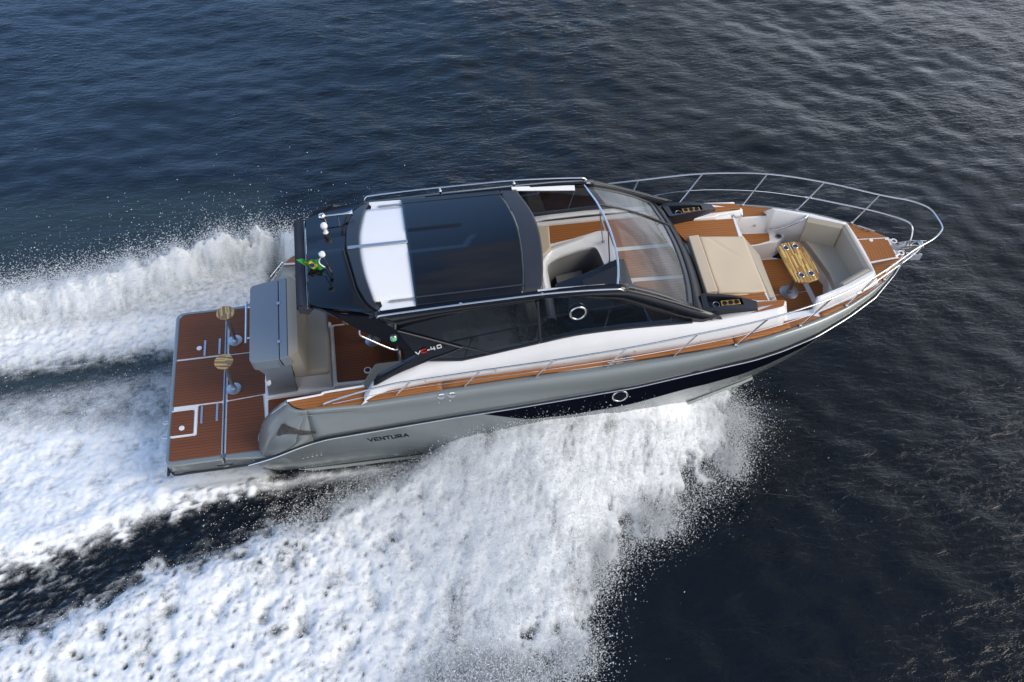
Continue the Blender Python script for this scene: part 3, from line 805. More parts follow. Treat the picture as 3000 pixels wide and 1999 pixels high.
# ---------------------------------------------------------------- hardtop
def crown(y, w, z0, h): return z0 + h * (1 - (y/w)**2)
def pan(name, outline_front, outline_aft, y0, y1, z0, h, w, mat, parent, thick, ny=24, nx=10, dz=None):
    rows = []
    for j in range(ny+1):
        y = y0 + (y1-y0)*j/ny
        xa = outline_aft(y); xf = outline_front(y); r = []
        for i in range(nx+1):
            x = xa + (xf-xa)*i/nx
            z = crown(y, w, z0, h) + (dz(x, y) if dz else 0)
            r.append((x, y, z))
        rows.append(r)
    return loft(name, rows, mat, parent, thick=thick)
fx = lambda tab: (lambda y: float(np.interp(y, [t[0] for t in tab], [t[1] for t in tab])))
# side beams of the hardtop, from the rail edge in to the opening
hard = None
hard = None
for sgn in (-1, 1):
    rows = []
    for i in range(25):
        x = 3.38 + (6.88-3.38)*i/24
        ze = float(np.interp(x, [3.4, 4.5, 5.6, 6.3, 6.88], [2.83, 2.855, 2.86, 2.85, 2.805]))
        rows.append([(x, sgn*1.135, ze-0.03), (x, sgn*1.14, ze), (x, sgn*1.12, ze+0.02), (x, sgn*1.06, ze+0.035), (x, sgn*1.035, ze+0.02), (x, sgn*1.03, ze-0.06)])
    loft("hardtop_beam", rows, 'navy', YX, thick=0.03)
# ceiling liner under the fixed roof, aft
front_c = fx([(-1.05, 5.66), (-0.9, 5.70), (-0.69, 5.745), (-0.4, 5.79), (-0.13, 5.815), (0.1, 5.82), (0.35, 5.80), (0.65, 5.745), (0.84, 5.69), (1.05, 5.66)])
front_i = lambda y: front_c(y) - 0.27 - 0.02*math.cos(y*2)
panel = pan("sunroof_panel", front_i, lambda y: 3.935, -1.05, 1.05, 2.885, 0.115, 1.06, 'navy', YX, 0.05,
            dz=lambda x, y: -0.011 if (abs(y-0.06) < 0.215 and x < 4.88 - abs(y-0.06)*0.75) else 0.0, ny=64, nx=40)
pan("front_visor", front_c, front_i, -1.05, 1.05, 2.883, 0.115, 1.06, 'navymat', panel, 0.05, dz=lambda x, y: -0.10*max(0, x-front_i(y))**1.5)
for sgn in (-1, 1):
    tube("panel_edge", [(3.95, sgn*0.93, 2.912), (4.8, sgn*0.93, 2.914), (5.45, sgn*0.925, 2.915)], 0.012, 'navymat', panel)
white_aft = fx([(-0.91, 3.375), (-0.7, 3.33), (-0.48, 3.288), (-0.2, 3.258), (0.04, 3.25), (0.3, 3.262), (0.43, 3.283), (0.7, 3.335), (0.885, 3.38)])
wroof = pan("fixed_roof", lambda y: 3.99, white_aft, -0.905, 0.885, 2.862, 0.115, 1.06, 'white', YX, 0.04)
for sgn in (-1, 1):
    g = Geo(); g.add(*g_slab([(3.47, sgn*0.88, 2.868), (3.97, sgn*0.88, 2.878), (3.97, sgn*1.045, 2.875), (3.43, sgn*1.06, 2.875), (3.49, sgn*0.98, 2.868)], 0.05))
    g.build("roof_gutter", 'white', wroof, ang=20)
    g = Geo(); g.add(*g_slab([(5.60, sgn*1.0, 2.875), (6.57, sgn*0.97, 2.785), (6.57, sgn*1.03, 2.83), (5.6, sgn*1.055, 2.905)], 0.03)); g.build("opening_trim", 'white', wroof, ang=20)
for sgn in (-1, 1):
    box("slide_rail", (3.80, sgn*0.935, 2.888), (0.42, 0.028, 0.02), 'steel', wroof, bev=0.004)
box("centre_track", (3.52, 0.06, 2.988), (0.84, 0.055, 0.022), 'steel', wroof, bev=0.008)
# dark crescent between the aft roof and the white panel
rows = []
for j in range(25):
    y = -1.06 + 2.12*j/24
    xw = white_aft(max(-0.905, min(0.885, y))) + 0.012 + max(0, abs(y)-0.9)*0.5
    xa = float(np.interp(y, [-1.06, -0.93, -0.65, 0.06, 0.48, 0.9, 1.06], [3.42, 3.29, 3.18, 3.07, 3.09, 3.22, 3.40]))
    zc = crown(y, 1.06, 2.862, 0.115)
    rows.append([(xa, y, zc-0.02), (xa+0.02, y, zc+0.005), (xw-0.012, y, zc+0.022), (xw, y, zc+0.004), (xw+0.02, y, zc-0.03)])
loft("roof_rim", rows, 'navymat', wroof, thick=0.02, ang=25)
for sgn in (-1, 1):
    slab("corner_filler", [(3.30, 0.82*sgn, 2.85), (3.30, 1.12*sgn, 2.83), (3.62, 1.13*sgn, 2.835), (3.62, 0.82*sgn, 2.85)], 0.03, 'navymat', wroof)
# aft overhang
rows = []
for j in range(33):
    y = -1.09 + 2.18*j/32
    xa = 2.53 + max(0, abs(y)-0.85)*3.4
    xf = float(np.interp(y, [-1.06, -0.93, -0.65, 0.06, 0.48, 0.9, 1.06], [3.42, 3.29, 3.18, 3.07, 3.09, 3.22, 3.40])) + 0.015
    xa = min(xa, xf - 0.03)
    rec = -0.018 if 0.07 < y < 0.36 else 0.0
    r = []
    for i in range(7):
        s = i/6
        x = xa + (xf-xa)*s
        z = 2.875 + 0.045*(1-(y/1.0)**2) + s*(crown(y, 1.06, 2.862, 0.115) - 0.015 - 2.875 - 0.045*(1-(y/1.0)**2)) + (rec if 0.0 < s < 1 else rec)
        r.append((x, y, z))
    r = [(r[0][0]-0.012, r[0][1], r[0][2]-0.06)] + r
    rows.append(r)
aft = loft("aft_overhang", rows, 'navy', wroof, thick=0.03, ang=18)
slab("access_plate", [(2.69, 0.085, 2.915), (3.06, 0.075, 2.95), (3.08, 0.345, 2.945), (2.69, 0.345, 2.908)], 0.012, 'navy', wroof)
# roof side rails
for sgn in (-1, 1):
    zr = 2.90
    pts = [(3.40, 1.15, 2.84), (3.43, 1.165, 2.885), (3.52, 1.17, 2.90), (4.0, 1.17, 2.918), (4.53, 1.165, 2.93), (5.1, 1.16, 2.935), (5.65, 1.155, 2.935), (6.2, 1.15, 2.905), (6.62, 1.15, 2.865), (6.74, 1.15, 2.845), (6.79, 1.145, 2.805)]
    r = tube("roof_rail", [(x, y*sgn, z) for x, y, z in pts], 0.0125, 'chrome', YX, n=4)
    for x, z in ((4.53, 2.93), (5.65, 2.935)):
        tube("rail_post", [(x, sgn*1.115, z-0.085), (x, sgn*1.16, z)], 0.013, 'chrome', r, curve=False)
        mesh("post_ball", *g_lathe([(0.001, -0.024), (0.017, -0.017), (0.024, 0), (0.017, 0.017), (0.001, 0.024)], (x, sgn*1.125, z-0.035), seg=12), 'chrome', r, ang=80)
# rolled awning across the aft edge
roll = tube("awning_roller", [(2.41, -0.80, 2.81), (2.41, 0.83, 2.81)], 0.062, 'fabric', YX, seg=18, curve=False)
box("roller_cover", (2.44, 0.015, 2.835), (0.12, 1.66, 0.05), 'fabric', roll, bev=0.02)
tube("roller_tube", [(2.50, -0.84, 2.835), (2.50, 0.88, 2.835)], 0.011, 'chrome', roll, curve=False)
for y in (-0.82, 0.86):
    slab("roller_bracket", [(2.38, y, 2.74), (2.50, y, 2.70), (2.58, y, 2.80), (2.50, y, 2.86), (2.38, y, 2.86)], 0.02, 'blackmat', roll, bev=0.004, up=(0, 1, 0))
# horn, antenna dome, stern light
hp = Vector((2.78, 0.707, 3.02)); he = Vector((3.123, 0.717, 3.02))
horn = lathe("air_horn", [(0.012, 0.0), (0.013, 0.30), (0.02, 0.36), (0.034, 0.415), (0.055, 0.435), (0.05, 0.437)], hp, 'chrome', YX, axis=he-hp, seg=20, ang=50)
mesh("horn_head", *g_lathe([(0.001, -0.05), (0.035, -0.045), (0.05, -0.02), (0.05, 0.02), (0.02, 0.05)], hp, he-hp, 18), 'chrome', horn, ang=50)
tube("horn_bracket", [hp + Vector((0.02, 0, -0.03)), hp + Vector((0.04, -0.01, -0.14))], 0.018, 'chrome', horn, curve=False)
hm = hp.lerp(he, 0.62)
tube("horn_bracket", [hm + Vector((0, 0, 0)), hm + Vector((0.01, -0.01, -0.12))], 0.008, 'chrome', horn, curve=False)
ab = Vector((2.81, 0.47, 2.895))
lathe("antenna_dome", [(0.05, 0), (0.05, 0.02), (0.03, 0.04), (0.022, 0.10), (0.028, 0.115), (0.045, 0.135), (0.052, 0.165), (0.042, 0.20), (0.018, 0.218), (0.001, 0.222)], ab, 'white', YX, axis=(-0.05, -0.02, 1), seg=20, ang=50)
lb = Vector((2.86, -0.33, 2.90)); lt = Vector((2.78, -0.352, 3.33))
sl = tube("stern_light", [lb, lb.lerp(lt, 0.95)], 0.011, 'chrome', YX, curve=False)
lathe("lamp", [(0.03, 0), (0.042, 0.012), (0.042, 0.05), (0.028, 0.062), (0.001, 0.064)], lb.lerp(lt, 0.93), 'white', sl, axis=lt-lb)
lathe("light_base", [(0.055, 0), (0.05, 0.02), (0.02, 0.035), (0.018, 0.06)], lb, 'blackmat', sl)
lathe("light_clamp", [(0.024, 0), (0.024, 0.05)], lb.lerp(lt, 0.40), 'blackmat', sl, axis=lt-lb)

# ---------------------------------------------------------------- windscreen
tc = [(6.725, 1.05, 2.80), (6.775, 0.78, 2.835), (6.825, 0.51, 2.855), (6.865, 0.06, 2.865), (6.86, -0.43, 2.855), (6.81, -0.78, 2.835), (6.735, -1.05, 2.80)]
bc = [(7.925, 1.14, 2.20), (7.98, 0.85, 2.205), (8.03, 0.56, 2.21), (8.065, 0.06, 2.215), (8.05, -0.40, 2.21), (8.01, -0.75, 2.205), (7.93, -1.13, 2.20)]
ta = resample(spline(tc, 6), 33); ba = resample(spline(bc, 6), 33)
def wpt(i, s, d=0.0):
    p = ta[i].lerp(ba[i], s); b = 0.05*math.sin(math.pi*s); return p + Vector((0.4, 0, 0.9))*(b + d)
ws = loft("windscreen", [[wpt(i, s) for s in np.linspace(0, 1, 9)] for i in range(33)], 'wind', YX, thick=0.008)
tube("chrome_header", [p + Vector((-0.005, 0, 0.012)) for p in ta], 0.017, 'chrome', ws, n=1)
def band(i0, i1, s0, s1, mat, name, d=0.006):
    return loft(name, [[wpt(i, s, d) for s in np.linspace(s0(i) if callable(s0) else s0, s1, 4)] for i in range(i0, i1+1)], mat, ws, thick=0.012)
band(0, 32, 0.90, 1.0, 'navymat', "lower_frame")
loft("side_seal", [[wpt(i, s, 0.008) for s in np.linspace(0, 1, 9)] for i in (0, 1)], 'navymat', ws, thick=0.012)
loft("side_seal", [[wpt(i, s, 0.008) for s in np.linspace(0, 1, 9)] for i in (31, 32)], 'navymat', ws, thick=0.012)
tube("screen_bar", [wpt(8, s, 0.014) for s in np.linspace(0, 1, 9)], 0.014, 'blackmat', ws, n=1)
tube("screen_bar", [p + Vector((0, 0, 0.012)) for p in ba], 0.012, 'black', ws, n=1)
# scuttle panel under the screen and the A pillars
sc0 = ba; sc1 = resample(spline([(8.02, 1.24, 2.06), (8.12, 0.98, 2.09), (8.20, 0.5, 2.05), (8.24, 0.0, 2.04), (8.22, -0.5, 2.03), (8.16, -0.9, 2.05), (8.20, -1.24, 2.02)], 6), 33)
sc2 = resample(spline([(8.10, 1.24, 1.98), (8.25, 0.9, 1.90), (8.33, 0.4, 1.86), (8.36, 0, 1.86), (8.34, -0.5, 1.86), (8.28, -0.9, 1.90), (8.30, -1.24, 1.98)], 6), 33)
loft("scuttle", [[a, a.lerp(b, 0.5) + Vector((0.01, 0, 0.015)), b, c] for a, b, c in zip(sc0, sc1, sc2)], 'blackmat', ws, thick=0.02)
for sgn in (-1, 1):
    inn = [(6.74, 1.05, 2.795), (7.0, 1.075, 2.69), (7.5, 1.11, 2.43), (7.93, 1.135, 2.20), (8.03, 1.16, 2.14)]
    mid = [(6.80, 1.12, 2.825), (7.2, 1.14, 2.65), (7.6, 1.16, 2.45), (7.98, 1.185, 2.255), (8.34, 1.215, 2.05)]
    outr = [(6.85, 1.15, 2.81), (7.25, 1.165, 2.63), (7.6, 1.185, 2.46), (7.95, 1.21, 2.28), (8.36, 1.245, 2.02)]
    a_, b_, c_ = resample(inn, 16), resample(mid, 16), resample(outr, 16)
    loft("screen_pillar", [[(p.x, p.y*sgn, p.z) for p in (u, v, w)] for u, v, w in zip(a_, b_, c_)], 'blackmat', ws, thick=0.03)
# ---------------------------------------------------------------- saloon seen through the open roof and the glass
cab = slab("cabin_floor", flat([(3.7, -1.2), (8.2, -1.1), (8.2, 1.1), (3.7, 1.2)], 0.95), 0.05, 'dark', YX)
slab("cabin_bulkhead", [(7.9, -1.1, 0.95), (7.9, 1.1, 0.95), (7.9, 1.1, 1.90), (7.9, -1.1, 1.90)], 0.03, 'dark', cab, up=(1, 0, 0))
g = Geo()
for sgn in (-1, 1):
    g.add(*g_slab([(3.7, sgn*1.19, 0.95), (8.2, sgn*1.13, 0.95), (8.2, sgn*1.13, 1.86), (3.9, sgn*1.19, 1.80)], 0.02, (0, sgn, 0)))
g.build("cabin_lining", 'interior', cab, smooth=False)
dash = slab("dashboard", [(7.10, 1.12, 1.93), (7.10, 0.88, 1.93), (7.165, 0.46, 1.93), (7.24, -0.3, 1.93), (7.32, -1.1, 1.93), (8.15, -1.1, 1.93), (8.22, 0, 1.93), (8.08, 1.12, 1.93)], 0.10, 'white', YX, bev=0.01)
slab("teak_panel", rpoly([(7.14, 1.10, 1.95), (7.16, 0.49, 1.95), (8.05, 0.46, 1.95), (8.03, 1.10, 1.95)], 0.04), 0.015, 'teak', dash)
slab("teak_panel", rpoly([(7.175, 0.39, 1.95), (7.25, -0.175, 1.95), (8.08, -0.225, 1.95), (8.08, 0.37, 1.95)], 0.04), 0.015, 'teak', dash)
slab("teak_panel", rpoly([(7.27, -0.27, 1.95), (7.36, -1.06, 1.95), (8.05, -1.06, 1.95), (8.08, -0.31, 1.95)], 0.04), 0.015, 'teak', dash)
port_t = slab("port_console", [(6.24, 1.13, 1.93), (6.18, 0.70, 1.93), (6.6, 0.78, 1.93), (6.98, 0.875, 1.93), (7.08, 0.88, 1.93), (7.10, 1.13, 1.93)], 0.6, 'white', YX)
slab("teak_panel", [(6.25, 1.115, 1.95), (6.195, 0.72, 1.95), (6.6, 0.79, 1.95), (6.98, 0.89, 1.95), (7.10, 0.89, 1.95), (7.10, 1.115, 1.95)], 0.015, 'teak', port_t)
slab("window_sill", [(5.3, 1.17, 1.99), (5.3, 1.11, 1.99), (7.95, 1.09, 1.985), (7.95, 1.17, 1.985)], 0.04, 'white', port_t)
st = slab("lounge_seat", [(5.2, 1.10, 1.30), (5.2, 0.55, 1.30), (6.0, 0.45, 1.30), (6.0, 1.10, 1.30)], 0.34, 'beige', YX, bev=0.05, seg=3)
slab("backrest_cushion", [(5.95, 1.11, 1.97), (5.97, 0.45, 1.92), (6.18, 0.62, 1.95), (6.24, 1.11, 1.97)], 0.55, 'beige', st, bev=0.03, seg=3)
# companionway hatch frame: outer and inner rounded outlines
out_ = rpoly([(5.86, -0.75, 1.91), (5.93, 0.40, 1.91), (6.20, 0.66, 1.91), (6.6, 0.765, 1.93), (6.98, 0.88, 1.95), (7.16, 0.86, 1.95), (7.17, 0.40, 1.94), (7.22, -0.75, 1.93)], [0.01, 0.25, 0.05, 0.1, 0.15, 0.07, 0.05, 0.01], 8)
inn_ = rpoly([(5.98, -0.75, 1.88), (6.05, 0.40, 1.87), (6.25, 0.505, 1.87), (6.6, 0.60, 1.88), (6.9, 0.63, 1.88), (6.93, 0.40, 1.88), (7.0, -0.75, 1.88), (6.98, -0.76, 1.88)], [0.01, 0.2, 0.05, 0.1, 0.12, 0.07, 0.05, 0.01], 8)
oa = resample(out_, 60); ia = resample(inn_, 60)
lip = [Vector((p.x + 0.02, p.y - 0.015, p.z - 0.05)) for p in ia]
deep = [Vector((p.x + 0.03, p.y - 0.02, 0.96)) for p in ia]
cw = loft("companionway", [[a + Vector((0, 0, -0.14)), a, a.lerp(b, 0.3) + Vector((0, 0, 0.02)), a.lerp(b, 0.75) + Vector((0, 0, -0.01)), b, c] for a, b, c in zip(oa, ia, lip)], 'white', YX, thick=0.015)
loft("stairwell", [[b, c] for b, c in zip(lip, deep)], 'interior', cw)
slab("cabin_door", [(6.25, 0.46, 1.45), (6.68, 0.53, 1.45), (6.68, -0.6, 1.45), (6.20, -0.6, 1.45)], 0.03, 'interior', cw)
for (a, b) in (((6.813, 0.375, 2.845), (7.015, 0.626, 1.97)), ((6.839, -0.038, 2.855), (7.013, 0.173, 1.97))):
    pl = tube("cabin_pole", [(b[0], b[1], b[2]-0.03), a], 0.010, 'steel', YX, curve=False)
    lathe("pole_foot", [(0.03, 0), (0.028, 0.012), (0.015, 0.018)], (b[0], b[1], b[2]-0.02), 'steel', pl)
# helm
hel = slab("helm_console", [(6.10, -0.04, 1.86), (6.55, 0.02, 1.95), (7.10, 0.17, 2.03), (7.22, 0.15, 2.05), (7.22, -1.0, 2.06), (6.5, -1.05, 1.92), (6.05, -0.9, 1.80)], 0.5, 'black', YX, bev=0.03)
slab("screen_hood", [(6.45, -0.20, 2.04), (7.05, -0.02, 2.10), (7.10, -0.9, 2.12), (6.5, -0.9, 2.06)], 0.10, 'blackmat', hel, bev=0.03)
hs = slab("helm_seat", [(5.65, -0.35, 1.62), (6.05, -0.35, 1.62), (6.05, -1.0, 1.62), (5.65, -1.0, 1.62)], 0.5, 'interior', YX, bev=0.06, seg=3)
slab("backrest_cushion", [(5.50, -0.33, 2.12), (5.70, -0.33, 2.10), (5.70, -1.02, 2.10), (5.50, -1.02, 2.12)], 0.6, 'beige', hs, bev=0.05, seg=3)
mesh("steering_wheel", *g_ring((6.15, -0.62, 1.98), (-0.8, 0, 0.6), 0.19, 0.016), 'blackmat', hel, ang=60)
sw = slab("side_console", [(5.89, -1.108, 3.174), (6.279, -1.115, 3.118), (6.333, -1.123, 3.057), (6.378, -1.127, 3.029), (5.894, -1.12, 3.078)], 0.03, 'interior', hel, up=(0, -1, 0.4)) if False else slab("chart_shelf", [(6.12, -0.80, 2.44), (6.60, -0.80, 2.44), (6.74, -0.92, 2.40), (6.74, -1.06, 2.36), (6.06, -1.06, 2.38), (6.10, -0.88, 2.42)], 0.02, 'interior', hel, bev=0.006)
gal = slab("galley_unit", flat([(4.3, -1.12), (5.3, -1.12), (5.3, -0.62), (4.3, -0.62)], 1.75), 0.75, 'interior', YX, bev=0.02)
box("worktop_hob", (4.6, -0.88, 1.757), (0.4, 0.32, 0.012), 'black', gal)
sof = slab("saloon_sofa", flat([(4.2, 0.5), (5.1, 0.5), (5.1, 1.1), (4.2, 1.1)], 1.35), 0.4, 'beige', YX, bev=0.06, seg=3)
slab("backrest_cushion", flat([(4.2, 0.98), (5.1, 0.98), (5.1, 1.13), (4.2, 1.13)], 1.85), 0.55, 'beige', sof, bev=0.05, seg=3)

# ---------------------------------------------------------------- fore deck: sun pad, pods, lounge
fd = slab("foredeck", [(8.10, -1.18, 1.885), (9.25, -1.03, 1.885), (9.25, 1.03, 1.885), (8.10, 1.18, 1.885)], 0.30, 'white', YX)
for sgn in (-1, 1):
    top = [(8.20, 1.235, 2.0), (9.0, 1.165, 1.99), (9.36, 1.115, 1.985), (9.44, 1.02, 1.98), (9.43, 0.98, 1.98), (9.02, 0.93, 1.985), (8.95, 0.90, 1.985), (8.12, 0.90, 1.99)]
    coam = slab("foredeck_coaming", rpoly([(x, y*sgn, z-0.016) for x, y, z in top], [0, 0, 0.05, 0.05, 0.02, 0.02, 0, 0]), 0.30, 'white', fd, bev=0.012)
    tk = [(8.22, 1.226, 2.008), (8.99, 1.172, 1.998), (9.356, 1.12, 1.993), (9.41, 1.036, 1.988), (9.41, 0.995, 1.988), (9.04, 0.98, 1.992), (8.24, 0.97, 2.0)]
    slab("teak_panel", rpoly([(x, y*sgn, z) for x, y, z in tk], [0, 0, 0.04, 0.02, 0.02, 0.02, 0]), 0.02, 'teak', fd)
    slab("coaming_end", [(9.38, 1.10*sgn, 1.97), (9.45, 1.01*sgn, 1.97), (9.45, 0.93*sgn, 1.90), (9.3, 0.93*sgn, 1.90), (9.3, 1.10*sgn, 1.96)], 0.70, 'white', fd, bev=0.012)
    # pods with phone tray and gold cup rack
    pod = [(8.09, 1.09, 2.13), (8.10, 1.165, 2.13), (8.50, 1.145, 2.125), (8.94, 1.15, 2.02), (8.97, 1.0, 2.04), (8.62, 0.905, 2.125), (8.18, 0.83, 2.16), (8.12, 0.84, 2.16)]
    P_ = [Vector((x, y*sgn, z)) for x, y, z in pod]
    rim = [Vector((x, y*sgn, z)) for x, y, z in [(8.19, 1.085, 2.128), (8.19, 1.09, 2.128), (8.45, 1.075, 2.124), (8.735, 1.075, 2.085), (8.735, 0.955, 2.095), (8.6, 0.935, 2.12), (8.22, 0.875, 2.142), (8.2, 0.88, 2.142)]]
    low = [Vector((p.x, p.y + (0.03 if abs(p.y) > 1.05 else -0.0)*sgn*0, 1.93)) for p in P_]
    fl = [Vector((p.x, p.y, 2.03)) for p in rim]
    o = loft("speaker_pod", [[a, b, c, d] for a, b, c, d in zip(low + [low[0]], P_ + [P_[0]], rim + [rim[0]], fl + [fl[0]])], 'blackmat', fd, ang=25)
    o.data.materials.clear(); o.data.materials.append(M['pod'])
    slab("pod_tray", [(p.x, p.y, 2.032) for p in rim], 0.012, 'black', o)
    slab("tray_screen", [(8.21, 1.06*sgn, 2.05), (8.36, 1.055*sgn, 2.05), (8.33, 0.93*sgn, 2.06), (8.22, 0.91*sgn, 2.06)], 0.008, 'black', o)
    mesh("speaker_ring", *g_ring((8.34, 0.985*sgn, 2.055), (0, 0, 1), 0.05, 0.006), 'steel', o, ang=60)
    cup = [(8.40, 1.055, 2.085), (8.70, 1.045, 2.08), (8.70, 0.955, 2.085), (8.41, 0.95, 2.09)]
    cr = slab("cup_rack", rpoly([(x, y*sgn, z) for x, y, z in cup], 0.012), 0.04, 'gold', o, bev=0.004)
    for k in range(3):
        lathe("cup_well", [(0.037, 0), (0.037, 0.006), (0.034, 0.006)], (8.46 + 0.092*k, 1.002*sgn, 2.0845), 'black', cr)
# teak beside the sun pad and the pad itself
slab("teak_panel", [(8.17, 0.90, 1.95), (8.32, 0.45, 1.95), (9.2, 0.45, 1.905), (9.26, 0.87, 1.905)], 0.04, 'teak', fd)
slab("teak_panel", [(8.22, -0.90, 1.935), (8.30, -0.45, 1.935), (9.2, -0.45, 1.905), (9.22, -0.90, 1.905)], 0.03, 'teak', fd)
slab("white_edge", [(9.262, 0.90, 1.905), (9.29, 0.90, 1.905), (9.27, 0.30, 1.905), (9.20, 0.30, 1.905)], 0.25, 'white', fd)
def cushion(name, rows, thick, mat, parent, bev=0.05, wr=0.0):
    o = loft(name, rows, mat, parent)
    return o
sp_ = Geo()
SPZ = 2.06
pad = slab("sun_pad", [(8.30, -0.735, 1.985), (8.47, -0.72, 1.985), (9.26, -0.80, 1.86), (9.28, -0.76, 1.86), (9.31, 0.50, 1.86), (9.28, 0.55, 1.86), (8.53, 0.46, 1.985), (8.36, 0.44, 1.985)], 0.12, 'beige', YX, bev=0.025, seg=3)
# soft top with wrinkles: a height field inside the pad outline
rows = []
WR = np.random.default_rng(3)
wk = [(0.35 + 0.11*k, 0.10 + 0.09*k + 0.02*(k % 3), WR.uniform(0.5, 0.8), WR.uniform(0.004, 0.009)) for k in range(5)]
for j in range(61):
    v = j/60
    y = -0.74 + 1.21*v + 0.0
    xa = 8.46 + 0.055*v; xf = 9.265 + 0.045*v
    r = []
    for i in range(41):
        s = i/40
        x = xa + (xf-xa)*s
        e = min(1, min(s, 1-s)/0.06, min(v, 1-v)/0.045)
        z = 1.99 - 0.11*s + 0.035*math.sqrt(max(0, 1-(1-e)**2))
        for (su, sv, sl, A) in wk:      # soft folds running in from the far corner
            du, dv = s - su*0.7, v - (1.0 - sv*0.6); q = (du*0.55 + dv*0.85); w_ = (-du*0.85 + dv*0.55)
            z -= e*A*math.exp(-(q/0.022)**2 - (w_/0.22)**2)*0.8
        z += e*0.004*math.sin(5.1*x + 3.7*y) + e*0.003*math.sin(9*x - 6*y + 1)
        r.append((x, y, z))
    rows.append(r)
loft("mattress_cover", rows, 'beige', pad, thick=0.02, ang=80)
slab("headrest_bolster", [(8.27, -0.74, 2.055), (8.45, -0.725, 2.06), (8.515, 0.46, 2.06), (8.34, 0.46, 2.055)], 0.12, 'beige', pad, bev=0.018, seg=3)
slab("pad_base", [(8.31, -0.74, 1.95), (9.2, -0.80, 1.86), (9.2, 0.5, 1.86), (8.36, 0.46, 1.95)], 0.10, 'taupe', pad, bev=0.01)
lo = slab("forward_lounge", flat([(9.2, -0.78), (9.48, -0.78), (9.50, -0.70), (9.53, 0.20), (9.40, 0.72), (9.2, 0.75)], 1.62), 0.6, 'white', YX)
loft("backrest_cushion", [[(9.27, -0.86, 1.85), (9.30, -0.86, 1.86), (9.50, -0.83, 1.62), (9.50, -0.83, 1.1), (9.3, -0.83, 1.1)], [(9.28, 0.2, 1.83), (9.33, 0.2, 1.83), (9.58, 0.30, 1.60), (9.56, 0.30, 1.1), (9.32, 0.2, 1.1)], [(9.27, 0.62, 1.82), (9.31, 0.63, 1.82), (9.45, 0.70, 1.62), (9.45, 0.70, 1.1), (9.27, 0.62, 1.1)], [(9.26, 0.84, 1.87), (9.30, 0.84, 1.87), (9.36, 0.86, 1.72), (9.36, 0.86, 1.1), (9.25, 0.8, 1.1)]], 'taupe', lo, close=True, caps=True)
for y in (-0.86, 0.93):
    box("hinge_fitting", (9.31, y, 1.885), (0.08, 0.03, 0.02), 'steel', lo, bev=0.005)

# ---------------------------------------------------------------- bow well
bw = slab("bow_cockpit_sole", flat([(9.30, -0.94), (10.0, -0.80), (10.7, -0.50), (10.9, -0.3), (10.9, 0.3), (10.7, 0.50), (10.0, 0.80), (9.30, 0.94)], 0.985), 0.05, 'white', YX)
slab("teak_panel", flat([(9.40, -0.95), (10.0, -0.95), (10.42, -0.72), (10.42, -0.10), (9.40, -0.10)], 1.0), 0.02, 'teak', bw)
slab("teak_panel", flat([(9.40, -0.075), (10.42, -0.075), (10.42, 0.66), (10.0, 0.70), (9.40, 0.70)], 1.0), 0.02, 'teak', bw)
slab("teak_panel", flat([(10.52, -0.72), (10.9, -0.5), (10.9, 0.45), (10.52, 0.5)], 1.0), 0.02, 'teak', bw)
def well_wall(sgn):
    # inner wall of the bow well and its coaming top, from the gate forward to the nose
    inn = [(9.97, 0.955), (10.03, 0.94), (10.55, 0.755), (11.06, 0.515)]
    out = [(9.98, 1.0), (10.05, 0.985), (10.60, 0.815), (11.13, 0.570)]
    base = resample([Vector((x, y, 0)) for x, y in [(9.90, 1.135), (10.12, 1.09), (10.65, 0.925), (11.16, 0.70)]], 24)
    rows = []
    for (a, b, c) in zip(resample([Vector((x, y, 0)) for x, y in inn], 24), resample([Vector((x, y, 0)) for x, y in out], 24), base):
        t = (a.x - 9.92)/1.1
        zt = 1.935 - 0.085*t
        rows.append([(a.x, a.y*sgn, 0.98), (a.x, a.y*sgn, zt-0.02), (a.x + 0.006, (a.y+0.01)*sgn, zt), (b.x-0.01, (b.y-0.012)*sgn, zt), (b.x, b.y*sgn, zt-0.02), (c.x, c.y*sgn, 1.722)])
    return rows
g = Geo()
for sgn in (-1, 1):
    rows = well_wall(sgn); g.add(*g_loft(rows)); k = len(rows[0]); g.add(rows[0], [tuple(range(k))])
# nose wall across the front
a = well_wall(-1)[-1]; b = well_wall(1)[-1]
nose = []
for i in range(9):
    s = i/8; bulge = 0.05*(1-(2*s-1)**2)
    nose.append([(Vector(p).lerp(Vector(q), s) + Vector((bulge*0.6, 0, 0))) for p, q in zip(a, b)])
g.add(*g_loft(nose))
coamg = g.build("bow_coaming", 'white', YX, ang=30)
md = coamg.modifiers.new("thick", 'SOLIDIFY'); md.thickness = 0.01
# side walls next to the gates, steps, cup holder
for sgn in (-1, 1):
    slab("gate_wall", [(9.35, 1.06*sgn, 1.70), (10.03, 1.01*sgn, 1.70), (10.03, 0.90*sgn, 1.0), (9.35, 0.97*sgn, 1.0)], 0.03, 'white', coamg, up=(0, -sgn, 0))
for sgn in (-1, 1):
    gate = [(9.45, 1.10, 1.712), (9.47, 1.30, 1.715), (9.62, 1.30, 1.722), (10.06, 1.17, 1.722), (10.0, 1.04, 1.722), (9.6, 1.06, 1.712)]
    slab("gate_sill", [(x, y*sgn, z) for x, y, z in gate], 0.03, 'white', coamg)
slab("step_box", flat([(9.35, 1.03), (10.14, 1.02), (10.36, 0.90), (10.08, 0.72), (9.97, 0.725), (9.75, 0.70), (9.35, 0.70)], 1.39), 0.42, 'white', coamg, bev=0.01)
slab("teak_panel", rpoly([(9.45, 0.985, 1.405), (10.02, 0.93, 1.405), (9.98, 0.765, 1.405), (9.75, 0.72, 1.405), (9.45, 0.72, 1.405)], 0.02), 0.02, 'teak', coamg)
